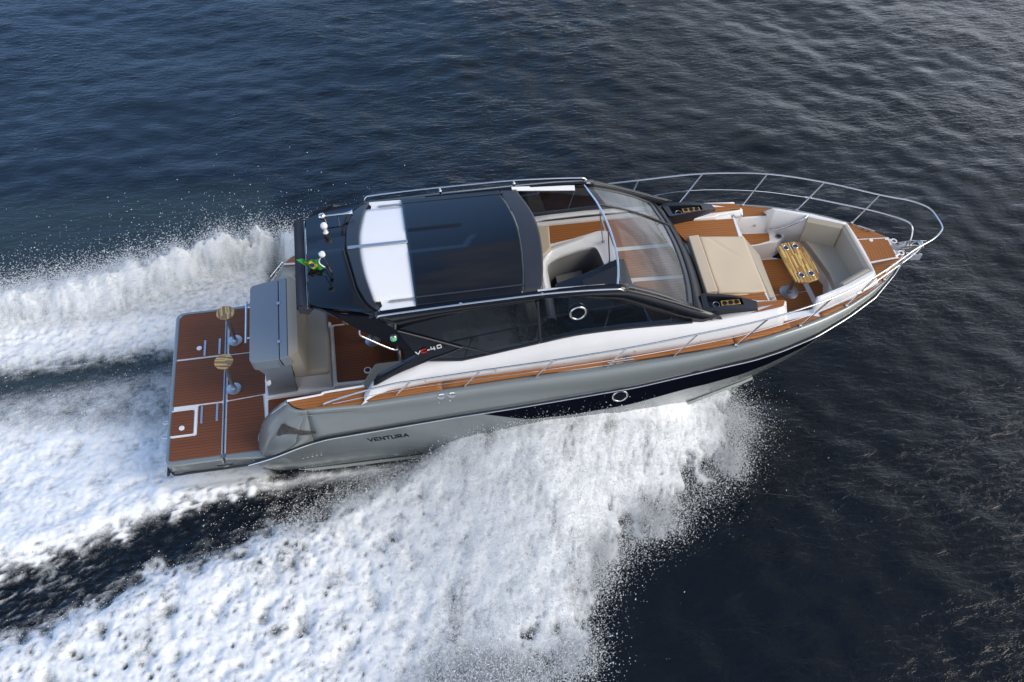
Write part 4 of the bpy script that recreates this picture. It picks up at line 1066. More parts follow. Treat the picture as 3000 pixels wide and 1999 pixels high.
slab("teak_panel", [(9.45, 1.07, 1.728), (9.45, 1.345, 1.73), (9.64, 1.305, 1.735), (10.09, 1.175, 1.735), (9.99, 1.035, 1.735), (9.6, 1.07, 1.728)], 0.02, 'teak', coamg)
slab("teak_panel", [(9.46, -1.20, 1.728), (9.47, -1.32, 1.73), (9.64, -1.305, 1.735), (9.98, -1.205, 1.735), (9.85, -1.16, 1.735)], 0.02, 'teak', coamg)
lathe("cup_holder", [(0.055, 0), (0.055, 0.01), (0.042, 0.012)], (10.163, 0.835, 1.395), 'steel', coamg)
lathe("cup_holder", [(0.040, 0), (0.040, 0.014)], (10.163, 0.835, 1.395), 'rubber', coamg)
slab("step_box", flat([(9.46, -1.0), (9.95, -0.98), (9.88, -0.86), (9.46, -0.88)], 1.25), 0.12, 'white', coamg, bev=0.01)
slab("teak_panel", flat([(9.50, -0.985), (9.91, -0.985), (9.86, -0.885), (9.50, -0.90)], 1.262), 0.012, 'teak', coamg)
hp_ = [(10.013, 0.93, 1.504), (10.049, 0.87, 1.529), (10.219, 0.82, 1.623), (10.412, 0.72, 1.859), (10.505, 0.765, 1.891)]
tube("hand_rail", hp_, 0.014, 'chrome', coamg)
lathe("courtesy_light", [(0.02, 0), (0.018, 0.012)], (9.758, 0.995, 1.557), 'copper', coamg, axis=(0, -1, 0), seg=12)
lathe("gate_latch", [(0.018, 0), (0.016, 0.02)], (9.329, 0.8, 2.037), 'steel', coamg, axis=(0.9, -0.4, 0), seg=12)
# bow seat
bs = slab("bow_seat", flat([(10.50, 0.72), (10.60, 0.46), (10.74, 0.0), (10.54, -0.50), (10.46, -0.74), (11.0, -0.5), (11.08, -0.4), (11.08, 0.4), (11.0, 0.5)], 1.34), 0.40, 'white', YX)
slab("seat_cushion", rpoly(flat([(10.49, 0.76), (10.575, 0.455), (10.66, -0.15), (10.62, -0.55), (10.53, -0.74), (11.06, -0.48), (11.09, -0.4), (11.09, 0.42), (11.06, 0.5)], 1.45), 0.03), 0.12, 'taupe', bs, bev=0.03, seg=3)
for sgn in (-1, 1):
    a = [(10.52, 0.765), (11.055, 0.52)]
    b = [(10.48, 0.68), (10.985, 0.45)]
    loft("backrest_cushion", [[(x, y*sgn, 1.44), (x, y*sgn, 1.86), (x + (u-x)*0.45, (y + (w-y)*0.45)*sgn, 1.875), (u, w*sgn, 1.835), (u - 0.03, (w-0.03)*sgn, 1.44)] for (x, y), (u, w) in zip(a, b)], 'taupe', bs, close=True, caps=True)
loft("backrest_cushion", [[(11.13, y, 1.44), (11.115, y, 1.845), (11.06, y*0.98, 1.86), (11.01, y*0.95, 1.82), (10.985, y*0.92, 1.44)] for y in (-0.52, -0.26, 0, 0.26, 0.52)], 'taupe', bs, close=True, caps=True)
# foredeck teak on the nose, both sides, and the anchor locker
g = Geo()
for sgn in (-1, 1):
    rows = []
    for i in range(30):
        x = 10.0 + (11.86-10.0)*i/29
        o = line(GUN, x).y - 0.035
        inn = float(np.interp(x, [10.0, 10.12, 10.65, 11.16, 11.18, 11.2], [1.13, 1.095, 0.93, 0.70, 0.45, 0.285])) if x < 11.2 else max(0.0, 0.285 - (x-11.2)*0.12)
        if x > 11.70: inn = max(0.06, 0.22 - (x-11.70)*1.0)
        inn = min(inn, o - 0.004)
        rows.append([(x, o*sgn, 1.732), (x, (o+inn)/2*sgn, 1.734), (x, inn*sgn, 1.736)])
    g.add(*g_loft(rows))
nt = g.build("bow_deck", 'teak', YX)
md = nt.modifiers.new("thick", 'SOLIDIFY'); md.thickness = 0.02
slab("bow_deck_base", flat([(9.95, -1.20), (10.47, -1.07), (10.9, -0.87), (11.29, -0.64), (11.78, -0.22), (11.9, -0.06), (11.9, 0.06), (11.78, 0.22), (11.29, 0.64), (10.9, 0.87), (10.47, 1.07), (9.95, 1.20), (10.1, 1.05), (11.05, 0.55), (11.05, -0.55), (10.1, -1.05)], 1.712), 0.03, 'white', nt)
al = slab("anchor_locker_frame", flat([(11.17, -0.272), (11.71, -0.232), (11.74, 0.232), (11.17, 0.272)], 1.742), 0.03, 'white', nt)
slab("anchor_locker_lid", flat([(11.20, -0.243), (11.68, -0.205), (11.695, 0.205), (11.20, 0.243)], 1.752), 0.02, 'teak_arc', nt)
lathe("locker_latch", [(0.035, 0), (0.03, 0.012)], (11.42, 0.205, 1.752), 'white', nt)
slab("roller_plate", [(11.70, -0.05, 1.748), (11.70, 0.05, 1.748), (12.0, 0.06, 1.748), (12.0, -0.06, 1.748)], 0.02, 'steel', nt)
for sgn in (-1, 1):
    c = Vector((11.79, 0.135*sgn, 1.745))
    mesh("fairlead", *g_ring(c, (0, 0, 1), 0.042, 0.013), 'white', nt, ang=60)
    tube("fairlead", [c + Vector((-0.04, 0.02*sgn, 0.0)), c + Vector((-0.13, 0.06*sgn, 0.0))], 0.018, 'white', nt, curve=False)
# stainless bow roller
g = Geo()
g.add(*g_slab([(11.80, 0.05, 1.80), (12.05, 0.06, 1.80), (12.32, 0.055, 1.76), (12.30, 0.055, 1.66), (11.95, 0.055, 1.70)], 0.012, (0, 1, 0)))
g.add(*g_slab([(11.80, -0.05, 1.79), (12.05, -0.055, 1.80), (12.20, -0.055, 1.74), (12.20, -0.055, 1.62), (11.95, -0.055, 1.68)], 0.012, (0, -1, 0)))
g.add(*g_tube([(12.22, -0.055, 1.70), (12.22, 0.055, 1.70)], 0.03, 10, 1, False))
g.build("bow_roller", 'chrome', YX, ang=30)

# ---------------------------------------------------------------- guard rails
stan_b = [(8.545, 1.515, 1.705), (9.62, 1.325, 1.73), (10.47, 1.06, 1.735), (11.28, 0.64, 1.735)]
stan_t = [(8.879, 1.56, 2.31), (9.91, 1.36, 2.345), (10.77, 1.03, 2.345), (11.55, 0.62, 2.34)]
aft_b = [(3.488, -1.5, 1.473), (4.461, -1.5, 1.462), (5.508, -1.5, 1.473), (5.501, -1.5, 1.472), (6.565, -1.5, 1.489), (7.572, -1.51, 1.566)]
aft_t = [(3.749, -1.56, 1.886), (4.717, -1.6, 1.981), (5.752, -1.64, 2.066), (5.744, -1.67, 2.109), (6.779, -1.67, 2.174), (7.818, -1.63, 2.242)]
start = [(2.463, -1.5, 1.435), (2.498, -1.51, 1.503), (2.567, -1.52, 1.578), (3.061, -1.53, 1.745), (3.562, -1.54, 1.855)]
half = [Vector((p[0], -p[1], p[2])) for p in start] + [Vector((p[0], -p[1], p[2])) for p in aft_t] + [Vector(p) for p in stan_t]
nose_r = [Vector(p) for p in ((11.95, 0.44, 2.335), (12.15, 0.30, 2.33), (12.23, 0.19, 2.325), (12.245, 0.0, 2.325))]
full = half + nose_r + [Vector((p.x, -p.y, p.z)) for p in reversed(nose_r[:-1])] + [Vector((p.x, -p.y, p.z)) for p in reversed(half)]
rail = tube("guard_rail", full, 0.0130, 'chrome', YX, n=8)
aftp = [Vector((p[0], -p[1], p[2])) for p in aft_b]; aftq = [Vector((p[0], -p[1], p[2])) for p in aft_t]
for sgn in (-1, 1):
    for b, t in list(zip(aftp, aftq)) + [(Vector(b), Vector(t)) for b, t in zip(stan_b, stan_t)]:
        b = Vector((b.x, b.y*sgn, b.z)); t = Vector((t.x, t.y*sgn, t.z))
        s = tube("stanchion", [b - (t-b)*0.04, t], 0.0125, 'chrome', rail, curve=False)
        lathe("stanchion_base", [(0.028, 0), (0.026, 0.03), (0.016, 0.045)], b - Vector((0, 0, 0.012)), 'chrome', rail, seg=12)
    mids = [b.lerp(t, 0.47) for b, t in zip(aftp, aftq)] + [Vector(b).lerp(Vector(t), 0.47) for b, t in zip(stan_b[:3], stan_t[:3])]
    w0 = Vector((half[0].x + 0.16, half[0].y, half[0].z + 0.06))
    tube("lifeline", [(p.x, p.y*sgn, p.z) for p in [w0] + mids], 0.0045, 'chrome', rail, seg=5, n=4)
    low = [mids[-1] + Vector((-0.06, 0, 0.01)), mids[-1], Vector(stan_b[3]).lerp(Vector(stan_t[3]), 0.50), Vector((11.78, 0.42, 2.03)), Vector((11.97, 0.27, 2.03)), Vector((12.02, 0.15, 2.0)), Vector((12.0, 0.04, 1.86)), Vector((11.97, 0.03, 1.75))]
    tube("lower_rail", [(p.x, p.y*sgn, p.z) for p in low], 0.0125, 'chrome', rail, n=6)

# ================================================================ loose things on board
def thing(name, label, cat, base, group=None, rz=0.0):
    """an Empty standing at a point of the boat; its parts are built round its own origin"""
    o = bpy.data.objects.new(name, None); C.objects.link(o)
    o.empty_display_size = 0.2
    o.matrix_world = BOAT @ Matrix.Translation(Vector(base)) @ Matrix.Rotation(rz, 4, 'Z')
    return tag(o, label, cat, group)
def pedestal(root, h, foot=0.115, r=0.032):
    lathe("foot_plate", [(foot, 0), (foot, 0.006), (foot*0.92, 0.012), (0.05, 0.016), (0.042, 0.05), (0.036, 0.055)], (0, 0, 0), 'steel', root, seg=32)
    lathe("leg", [(r, 0.02), (r, h-0.03), (r*1.8, h-0.028), (r*1.8, h-0.02)], (0, 0, 0), 'steel', root, seg=20)
# two round tables on the swim platform
def round_table(label, base, rz):
    t = thing("round_table", label, "table", base, "round wooden tables on the swim platform", rz)
    pedestal(t, 0.71)
    lathe("table_top", [(0.130, 0), (0.140, 0.006), (0.142, 0.014), (0.138, 0.022), (0.001, 0.023)], (0, 0, 0.69), 'bamboo', t, seg=40)
    return t
ra = Vector((1.016, 0.732, 0.460)); rb = Vector((1.015, -0.241, 0.460))
round_table("round striped wooden table on a steel post at the far side of the swim platform", ra, math.radians(5))
round_table("round striped wooden table on a steel post in the middle of the swim platform", rb, math.radians(80))
# bow table with four cup holders
bt_ = thing("bow_table", "oblong striped wooden table with four cup holders in the bow cockpit", "table", (10.12, -0.06, 1.0))
pedestal(bt_, 0.64, 0.155, 0.035)
top = [Vector(p) - Vector((10.12, -0.06, 1.0)) for p in ((9.898, 0.37, 1.66), (9.99, 0.431, 1.66), (10.196, 0.448, 1.66), (10.312, 0.411, 1.66), (10.345, 0.128, 1.66), (10.366, -0.133, 1.66), (10.351, -0.339, 1.66), (10.304, -0.401, 1.66), (10.102, -0.449, 1.66), (9.924, -0.398, 1.66), (9.904, -0.211, 1.66), (9.893, 0.087, 1.66))]
slab("table_top", rpoly([tuple(p) for p in top], 0.03), 0.035, 'bamboo', bt_, bev=0.006)
for c in ((10.025, 0.323, 1.665), (10.192, 0.337, 1.665), (10.056, -0.289, 1.665), (10.223, -0.277, 1.665)):
    c = Vector(c) - Vector((10.12, -0.06, 1.0))
    o = mesh("cup_holder", *g_ring(c + Vector((0, 0, 0.003)), (0, 0, 1), 0.047, 0.009, seg=24), 'chrome', bt_, ang=60)
    lathe("cup_well", [(0.042, 0), (0.042, 0.003)], c, 'rubber', o)
# cockpit table, mostly under the roof
ct_ = thing("cockpit_table", "wooden table with steel foot half hidden under the navy hardtop in the cockpit", "table", (3.24, 0.27, 0.617))
pedestal(ct_, 0.62, 0.13, 0.035)
slab("table_top", rpoly(flat([(-0.42, -0.14), (0.40, -0.16), (0.44, 0.35), (-0.40, 0.38)], 0.66), 0.08), 0.035, 'bamboo', ct_, bev=0.006)

# flag on the stern light pole
fl = thing("flag", "small green flag with yellow diamond and blue disc flying behind the roof light pole", "flag", (2.70, -0.25, 3.1))
FB = Vector((2.70, -0.25, 3.1))
tl, bl, tr_, br_ = [Vector(p) - FB for p in ((2.724, -0.22, 3.116), (2.769, -0.25, 2.954), (2.442, -0.17, 3.097), (2.493, -0.2, 2.951))]
nx, ny = 72, 44
vv, ff, mi = [], [], []
for j in range(ny+1):
    for i in range(nx+1):
        u, v = i/nx, j/ny
        p = tl.lerp(tr_, u).lerp(bl.lerp(br_, u), v)
        p = p + Vector((0, 0.020*math.sin(u*9 + v*2)*u + 0.012*math.sin(u*17+1), -0.045*math.sin(math.pi*u)*(0.4+0.6*v) + 0.03*u*u*v))
        if u > 0.72: p.z += (u-0.72)*0.25*v; p.x -= (u-0.72)*0.15*(1-v)
        hang = 0.045*math.sin(math.pi*v)*(1-u)**3
        p.x -= hang
        vv.append(p)
for j in range(ny):
    for i in range(nx):
        u, v = (i+0.5)/nx, (j+0.5)/ny
        a, b = (u-0.5), (v-0.5)
        k = 0
        if abs(a)/0.36 + abs(b)/0.42 < 1: k = 1
        if (a*1.35)**2 + b*b < 0.20**2: k = 2
        ff.append((j*(nx+1)+i, j*(nx+1)+i+1, (j+1)*(nx+1)+i+1, (j+1)*(nx+1)+i)); mi.append(k)
cl = mesh("cloth", vv, ff, ['green', 'yellow', 'blue'], fl, idx=mi, ang=80)
md = cl.modifiers.new("thick", 'SOLIDIFY'); md.thickness = 0.002
tube("hoist_band", [vv[j*(nx+1)] + Vector((0.008, 0, 0)) for j in range(0, ny+1, 4)], 0.010, 'white', fl, n=2)
poleA = Vector((2.86, -0.33, 2.90)); poleB = Vector((2.78, -0.352, 3.33))
for vtx, t in ((vv[0], 0.86), (vv[ny*(nx+1)], 0.44)):
    tube("flag_tie", [vtx, poleA.lerp(poleB, t) - FB], 0.005, 'rubber', fl, seg=5, curve=False)

# anchor in the bow roller
an = thing("anchor", "polished steel plough anchor hanging under the bow roller", "anchor", (12.12, 0.0, 1.62))
g = Geo()
g.add(*g_slab([(-0.28, 0, 0.09), (0.10, 0, 0.075), (0.13, 0, -0.02), (0.09, 0, -0.16), (0.04, 0, -0.16), (0.05, 0, 0.0), (-0.28, 0, 0.055)], 0.024, (0, 1, 0)))
g.build("shank", 'chrome', an, ang=20)
g = Geo()
for sgn in (-1, 1):
    g.add(*g_slab([(-0.10, 0, -0.06), (0.10, sgn*0.01, -0.09), (0.16, sgn*0.06, -0.07), (0.13, sgn*0.085, -0.16), (0.02, sgn*0.04, -0.20), (-0.08, 0, -0.16)], 0.04, (0.2, sgn, 0.3)))
g.build("fluke", 'steel', an, ang=20)
lathe("anchor_shackle", [(0.03, -0.03), (0.034, 0.0), (0.03, 0.03)], (0.13, -0.02, -0.19), 'steel', an, axis=(0, 1, 0), seg=14)

# ================================================================ sea, wake and spray
def spread(lo, hi, step_out, grow, far):
    out = []; x = hi; d = step_out
    while x < far:
        x += d; d *= grow; out.append(x)
    return out
ST = 0.03
FX0, FX1, FY0, FY1 = -7.02, 10.5, -7.02, 6.51
fxs = np.arange(FX0, FX1 + 1e-6, ST); fys = np.arange(FY0, FY1 + 1e-6, ST)
right = np.concatenate([np.arange(fxs[-1] + 0.08, 27, 0.08), ]); right = np.concatenate([right, right[-1] + np.cumsum(0.1*1.13**np.arange(56))])
left = np.concatenate([np.arange(fxs[0] - 0.12, -16, -0.12), ]); left = np.concatenate([left, left[-1] - np.cumsum(0.15*1.13**np.arange(52))])
up_y = np.concatenate([np.arange(fys[-1] + 0.06, 20, 0.06), ]); up_y = np.concatenate([up_y, up_y[-1] + np.cumsum(0.08*1.13**np.arange(58))])
dn_y = np.concatenate([np.arange(fys[0] - 0.12, -12, -0.12), ]); dn_y = np.concatenate([dn_y, dn_y[-1] - np.cumsum(0.15*1.13**np.arange(48))])
XS = np.concatenate([left[::-1], fxs, right]); YS = np.concatenate([dn_y[::-1], fys, up_y])
ix0, iy0 = len(left), len(dn_y)
XX, YY = np.meshgrid(XS, YS)          # rows: y
ZZ = np.zeros_like(XX)
# open-water waves
wr = np.random.default_rng(11)
WDIR = math.radians(-100)
for k in range(60):
    lam = 0.45 * (14.0/0.45) ** wr.random()
    th = WDIR + wr.normal(0, 0.75)
    kx, ky = 2*math.pi/lam*math.cos(th), 2*math.pi/lam*math.sin(th)
    A = 0.0024 * lam**0.5
    ph = wr.uniform(0, 2*math.pi)
    fade = np.clip(1.6 - np.maximum(np.gradient(XS)[None, :], np.gradient(YS)[:, None]) * 4.0 / lam, 0, 1)
    ZZ += A * np.sin(kx*XX + ky*YY + ph + 0.6*np.sin(0.31*XX*kx/abs(kx+1e-9) + 0.23*YY + k)) * fade

FXg, FYg = np.meshgrid(fxs, fys)
ny_, nx_ = FXg.shape
def fnoise(lo, hi, seed, beta=1.0, ax=1.0, ay=1.0, rot=0.0):
    """band-limited noise (wavelengths lo..hi in metres), unit variance"""
    r = np.random.default_rng(seed)
    F = np.fft.rfft2(r.standard_normal((ny_, nx_)))
    ky = np.fft.fftfreq(ny_, ST)[:, None]; kx = np.fft.rfftfreq(nx_, ST)[None, :]
    c, s = math.cos(rot), math.sin(rot)
    k = np.hypot((kx*c + ky*s)*ax, (-kx*s + ky*c)*ay) + 1e-9
    H = np.where((k > 1/hi) & (k < 1/lo), k**(-beta), 0)
    n = np.fft.irfft2(F*H, s=(ny_, nx_))
    return n / n.std()
def sst(a, b, x):
    t = np.clip((x-a)/(b-a), 0, 1); return t*t*(3-2*t)
def curve(pts):
    p = sorted(pts); xs = [q[0] for q in p]; ys = [q[1] for q in p]
    s = (ys[1]-ys[0])/(xs[1]-xs[0]); s = max(-0.35, min(0.35, s))
    xs = [xs[0]-12] + xs; ys = [ys[0]-12*s] + ys
    return np.interp(fxs, xs, ys)[None, :]
n_big = fnoise(0.8, 3.0, 1); n_mid = fnoise(0.25, 0.9, 2); n_sm = fnoise(0.09, 0.3, 3, 0.6); n_fine = fnoise(0.06, 0.14, 4, 0.3)
n_str = fnoise(0.06, 0.45, 5, 0.5, ax=3.6, ay=0.9, rot=0.18); n_st2 = fnoise(0.06, 0.6, 15, 0.5, ax=3.0, ay=1.0, rot=0.62)
n_ray = fnoise(0.06, 0.8, 6, 0.8, ax=1.0, ay=3.2, rot=-0.28); n_ray2 = fnoise(0.3, 2.2, 16, 1.0, ax=1.0, ay=2.4, rot=-0.22)

# starboard bow spray, between the hull side (yi) and its ragged outer edge (yo)
yo = curve([(9.25, -1.0), (9.291, -1.464), (8.865, -2.001), (7.68, -2.777), (6.969, -3.078), (6.5, -3.3), (6.15, -3.65), (5.98, -4.2), (5.78, -4.85), (5.3, -5.05), (4.066, -5.082), (2.5, -5.25), (0.0, -5.9), (-4.0, -7.2)])
yi = curve([(9.3, -0.45), (8.6, -0.45), (7.5, -0.9), (4.6, -1.2), (4.1, -1.25), (3.322, -1.562), (2.632, -1.84), (2.23, -2.084), (1.323, -2.313), (0.58, -2.617), (-0.317, -2.832), (-1.039, -3.25), (-2.126, -3.541)])
jag = 0.16*n_mid + 0.09*n_sm + 0.16*n_big
yos = np.convolve(np.pad(yo[0], 40, mode='edge'), np.hanning(81)/np.hanning(81).sum(), 'valid')[None, :]
sS = (yi - FYg) / np.maximum(yi - np.minimum(yo, yos), 0.05); sS = (yi - FYg) / np.maximum(yi - yos, 0.05)
HX = np.interp(fxs, [-7, -3, 0, 1, 2.8, 3.3, 4.0, 4.7, 5.7, 6.7, 7.8, 8.7, 9.2, 9.4], [0.12, 0.16, 0.20, 0.22, 0.30, 0.44, 0.72, 1.05, 1.42, 1.58, 1.46, 1.08, 0.50, 0.15])[None, :]
inner_rise = np.where(fxs[None, :] > 4.2, 1.0, sst(-0.02, 0.16, sS))
mix_in = sst(3.4, 4.6, fxs)[None, :]
rise = mix_in + (1-mix_in)*sst(-0.03, 0.16, sS)
profS = rise * np.clip(1 - np.clip(sS, 0, 1)**0.74, 0, 1)
fz = sst(2.5, 5.0, FXg)
inS = sst(-0.12 - 0.16*fz, 0.12 + 0.22*fz, (FYg - yo) + jag) * sst(-0.26, 0.34, (yi + 0.06 - FYg) + 0.40*jag*(1-mix_in)) * (FXg < 9.35 + 0.1*n_mid)
inS = inS * sst(9.4, 8.9, FXg + 0.2*n_mid)
hS = HX*profS*inS
lumps = np.abs(n_mid)*0.6 + np.abs(n_sm)*0.5
aftw = sst(5.5, 1.5, FXg)
hS += inS*(aftw*(0.035*(1.0-lumps) + 0.020*n_mid + 0.005*n_sm) + (1-aftw)*(0.012*n_mid + 0.003*n_sm + 0.007*n_ray) + 0.002*n_fine)

# port bow spray, seen beyond the stern
yoP = curve([(9.3, 1.1), (8.0, 2.3), (6.5, 3.1), (4.5, 3.6), (2.5, 3.9), (1.612, 4.055), (0.474, 3.804), (-1.083, 3.508), (-2.236, 3.381), (-3.334, 3.193)])
yiP = curve([(9.3, 0.5), (7.5, 1.1), (4.5, 1.3), (3.0, 1.5), (1.579, 3.432), (0.07, 3.079), (-0.685, 2.733), (-1.784, 2.414), (-3.223, 2.263)])
sP = (FYg - yiP)/np.maximum(yoP - yiP, 0.05)
inP = sst(-0.20, 0.40, (yoP - FYg) + 0.07*n_mid + 0.05*n_sm + 0.08*n_big) * sst(-0.25, 0.35, FYg - yiP + 0.10*n_big + 0.04*n_mid) * sst(9.4, 8.9, FXg)
HP = np.interp(fxs, [-7, -3.5, 0, 2, 4, 6, 8, 9.2], [0.30, 0.42, 0.68, 0.85, 0.9, 0.95, 0.7, 0.3])[None, :]
hP = inP*(HP*sst(-0.1, 0.45, sP)*np.clip(1.05-np.clip(sP, 0, 1)**5, 0, 1) + 0.014*n_mid + 0.008*n_ray + 0.003*n_sm)

# churned water behind the transom
cr = curve([(1.964, -1.407), (1.567, -1.489), (0.349, -1.641), (-0.861, -2.005), (-2.286, -2.355)])      # white foam crest along the starboard edge of the wash
m1 = curve([(1.5, -0.1), (-0.188, -0.17), (-1.489, 0.002), (-2.841, 0.182)])
b1 = curve([(1.5, 0.75), (-0.288, 1.12), (-1.615, 0.946), (-2.966, 0.835)])
b2 = curve([(1.5, 1.0), (-0.328, 1.637), (-1.703, 1.602), (-3.089, 1.475)])
b3 = curve([(1.5, 1.5), (-0.292, 2.144), (-1.771, 2.11), (-3.217, 2.141)])
inW = (FXg < 1.62) * sst(1.65, 1.2, FXg)
wob = 0.05*n_mid + 0.05*n_str + 0.03*n_sm
Y2 = FYg + wob
wash = sst(-0.25, 0.08, Y2 - cr) * (1 - 0.45*sst(-0.35, 0.35, Y2 - m1)) * (1 - 0.72*sst(-0.25, 0.25, Y2 - b1))
streak = sst(-0.40, 0.30, FYg + 0.4*wob - b2) * (1 - sst(-0.15, 0.2, Y2 - b3))
sheet = sst(-0.2, 0.15, Y2 - b3) * (1-sst(0.3, 0.9, FYg - yiP))
foamW = inW*np.clip(wash*(1-sst(0, 0.1, Y2-b2)) + 0.95*streak + 0.76*sheet, 0, 1)
hW = inW*(0.20*np.exp(-((FYg-cr-0.10)/0.34)**2) + 0.10*streak + 0.16*sheet + 0.12*np.exp(-((FYg-cr-0.75)/0.5)**2))
hW += inW*foamW*(0.012*n_mid + 0.006*n_sm + 0.003*n_fine)
# dark trough between the wash and the bow spray
trough = sst(-0.30, 0.10, cr - FYg) * sst(-0.1, 0.1, FYg - yi) * (FXg < 4.5)
hT = trough*(-0.06 + 0.012*n_str + 0.006*n_st2 + 0.002*n_fine)
foamT = trough*(0.03 + 0.06*np.clip(n_str, -1, 3) + 0.05*np.clip(n_st2, -1, 3) + 0.75*np.exp(-np.abs(FYg - cr)/(0.11 + 0.08*sst(0, -3, FXg)*np.ones_like(FYg))) + 0.16*sst(0.5, 3.5, FXg) + sst(0.3, -2.5, FXg)*(0.08 + 0.13*np.clip(n_st2, -0.5, 3)) + 0.22*np.exp(-((FYg-yi)/0.22)**2))

foamS = inS*(0.88 + aftw*(0.06 - 0.26*np.clip(lumps - 0.72, 0, 2) - 0.09*np.clip(n_ray2 - 0.3, 0, 3) + 0.06*n_sm + 0.03*n_fine) + (1-aftw)*(0.085*n_ray + 0.04*n_mid + 0.05*n_sm + 0.05*n_fine - 0.15*np.clip(n_ray2 - 0.2, 0, 3)))
foamP = inP*(0.92 + 0.07*n_ray + 0.05*n_sm + 0.05*n_big)
foamW = foamW*(0.90 + 0.06*n_sm + 0.03*n_fine + 0.05*n_str + 0.09*n_mid*(1-streak)*(1-sheet))
foam = np.clip(np.maximum.reduce([foamS, foamP, foamW, foamT + trough*0.02*n_fine]), 0, 1)
edge = np.clip(np.minimum.reduce([(FXg-FX0), (FX1-FXg), (FYg-FY0), (FY1-FYg)])/0.8, 0, 1)
foam *= edge
hh = (hS + hP + hW + hT) * edge
calm = 1 - 0.7*np.clip(inS + inP + inW + trough, 0, 1)*edge
# keep the water out of the boat: nothing may rise through the platform
chy = np.interp(fxs, [0.0, 2.0, 4.0, 5.5, 7.0, 8.2, 9.2], [1.2, 1.25, 1.25, 1.25, 1.22, 1.12, 0.9])[None, :]
under = sst(0.12, 0.0, np.abs(FYg) - chy) * sst(-0.25, 0.1, FXg) * sst(9.0, 8.6, FXg)
hh = np.where(under > 0.01, np.minimum(hh, 0.35 + (1-under)*1.6), hh)
under2 = sst(1.62, 1.40, np.abs(FYg)) * sst(-0.2, 0.0, FXg) * sst(2.6, 2.0, FXg)
hh = hh*(1-under2) + under2*np.minimum(hh, 0.12)
ZZ[iy0:iy0+ny_, ix0:ix0+nx_] = ZZ[iy0:iy0+ny_, ix0:ix0+nx_]*calm + hh
FO = np.zeros_like(ZZ); FO[iy0:iy0+ny_, ix0:ix0+nx_] = foam
GR = np.zeros_like(ZZ); GR[iy0:iy0+ny_, ix0:ix0+nx_] = np.clip(inW*(1-trough) + sst(0.35, 0.9, inP), 0, 1)*edge

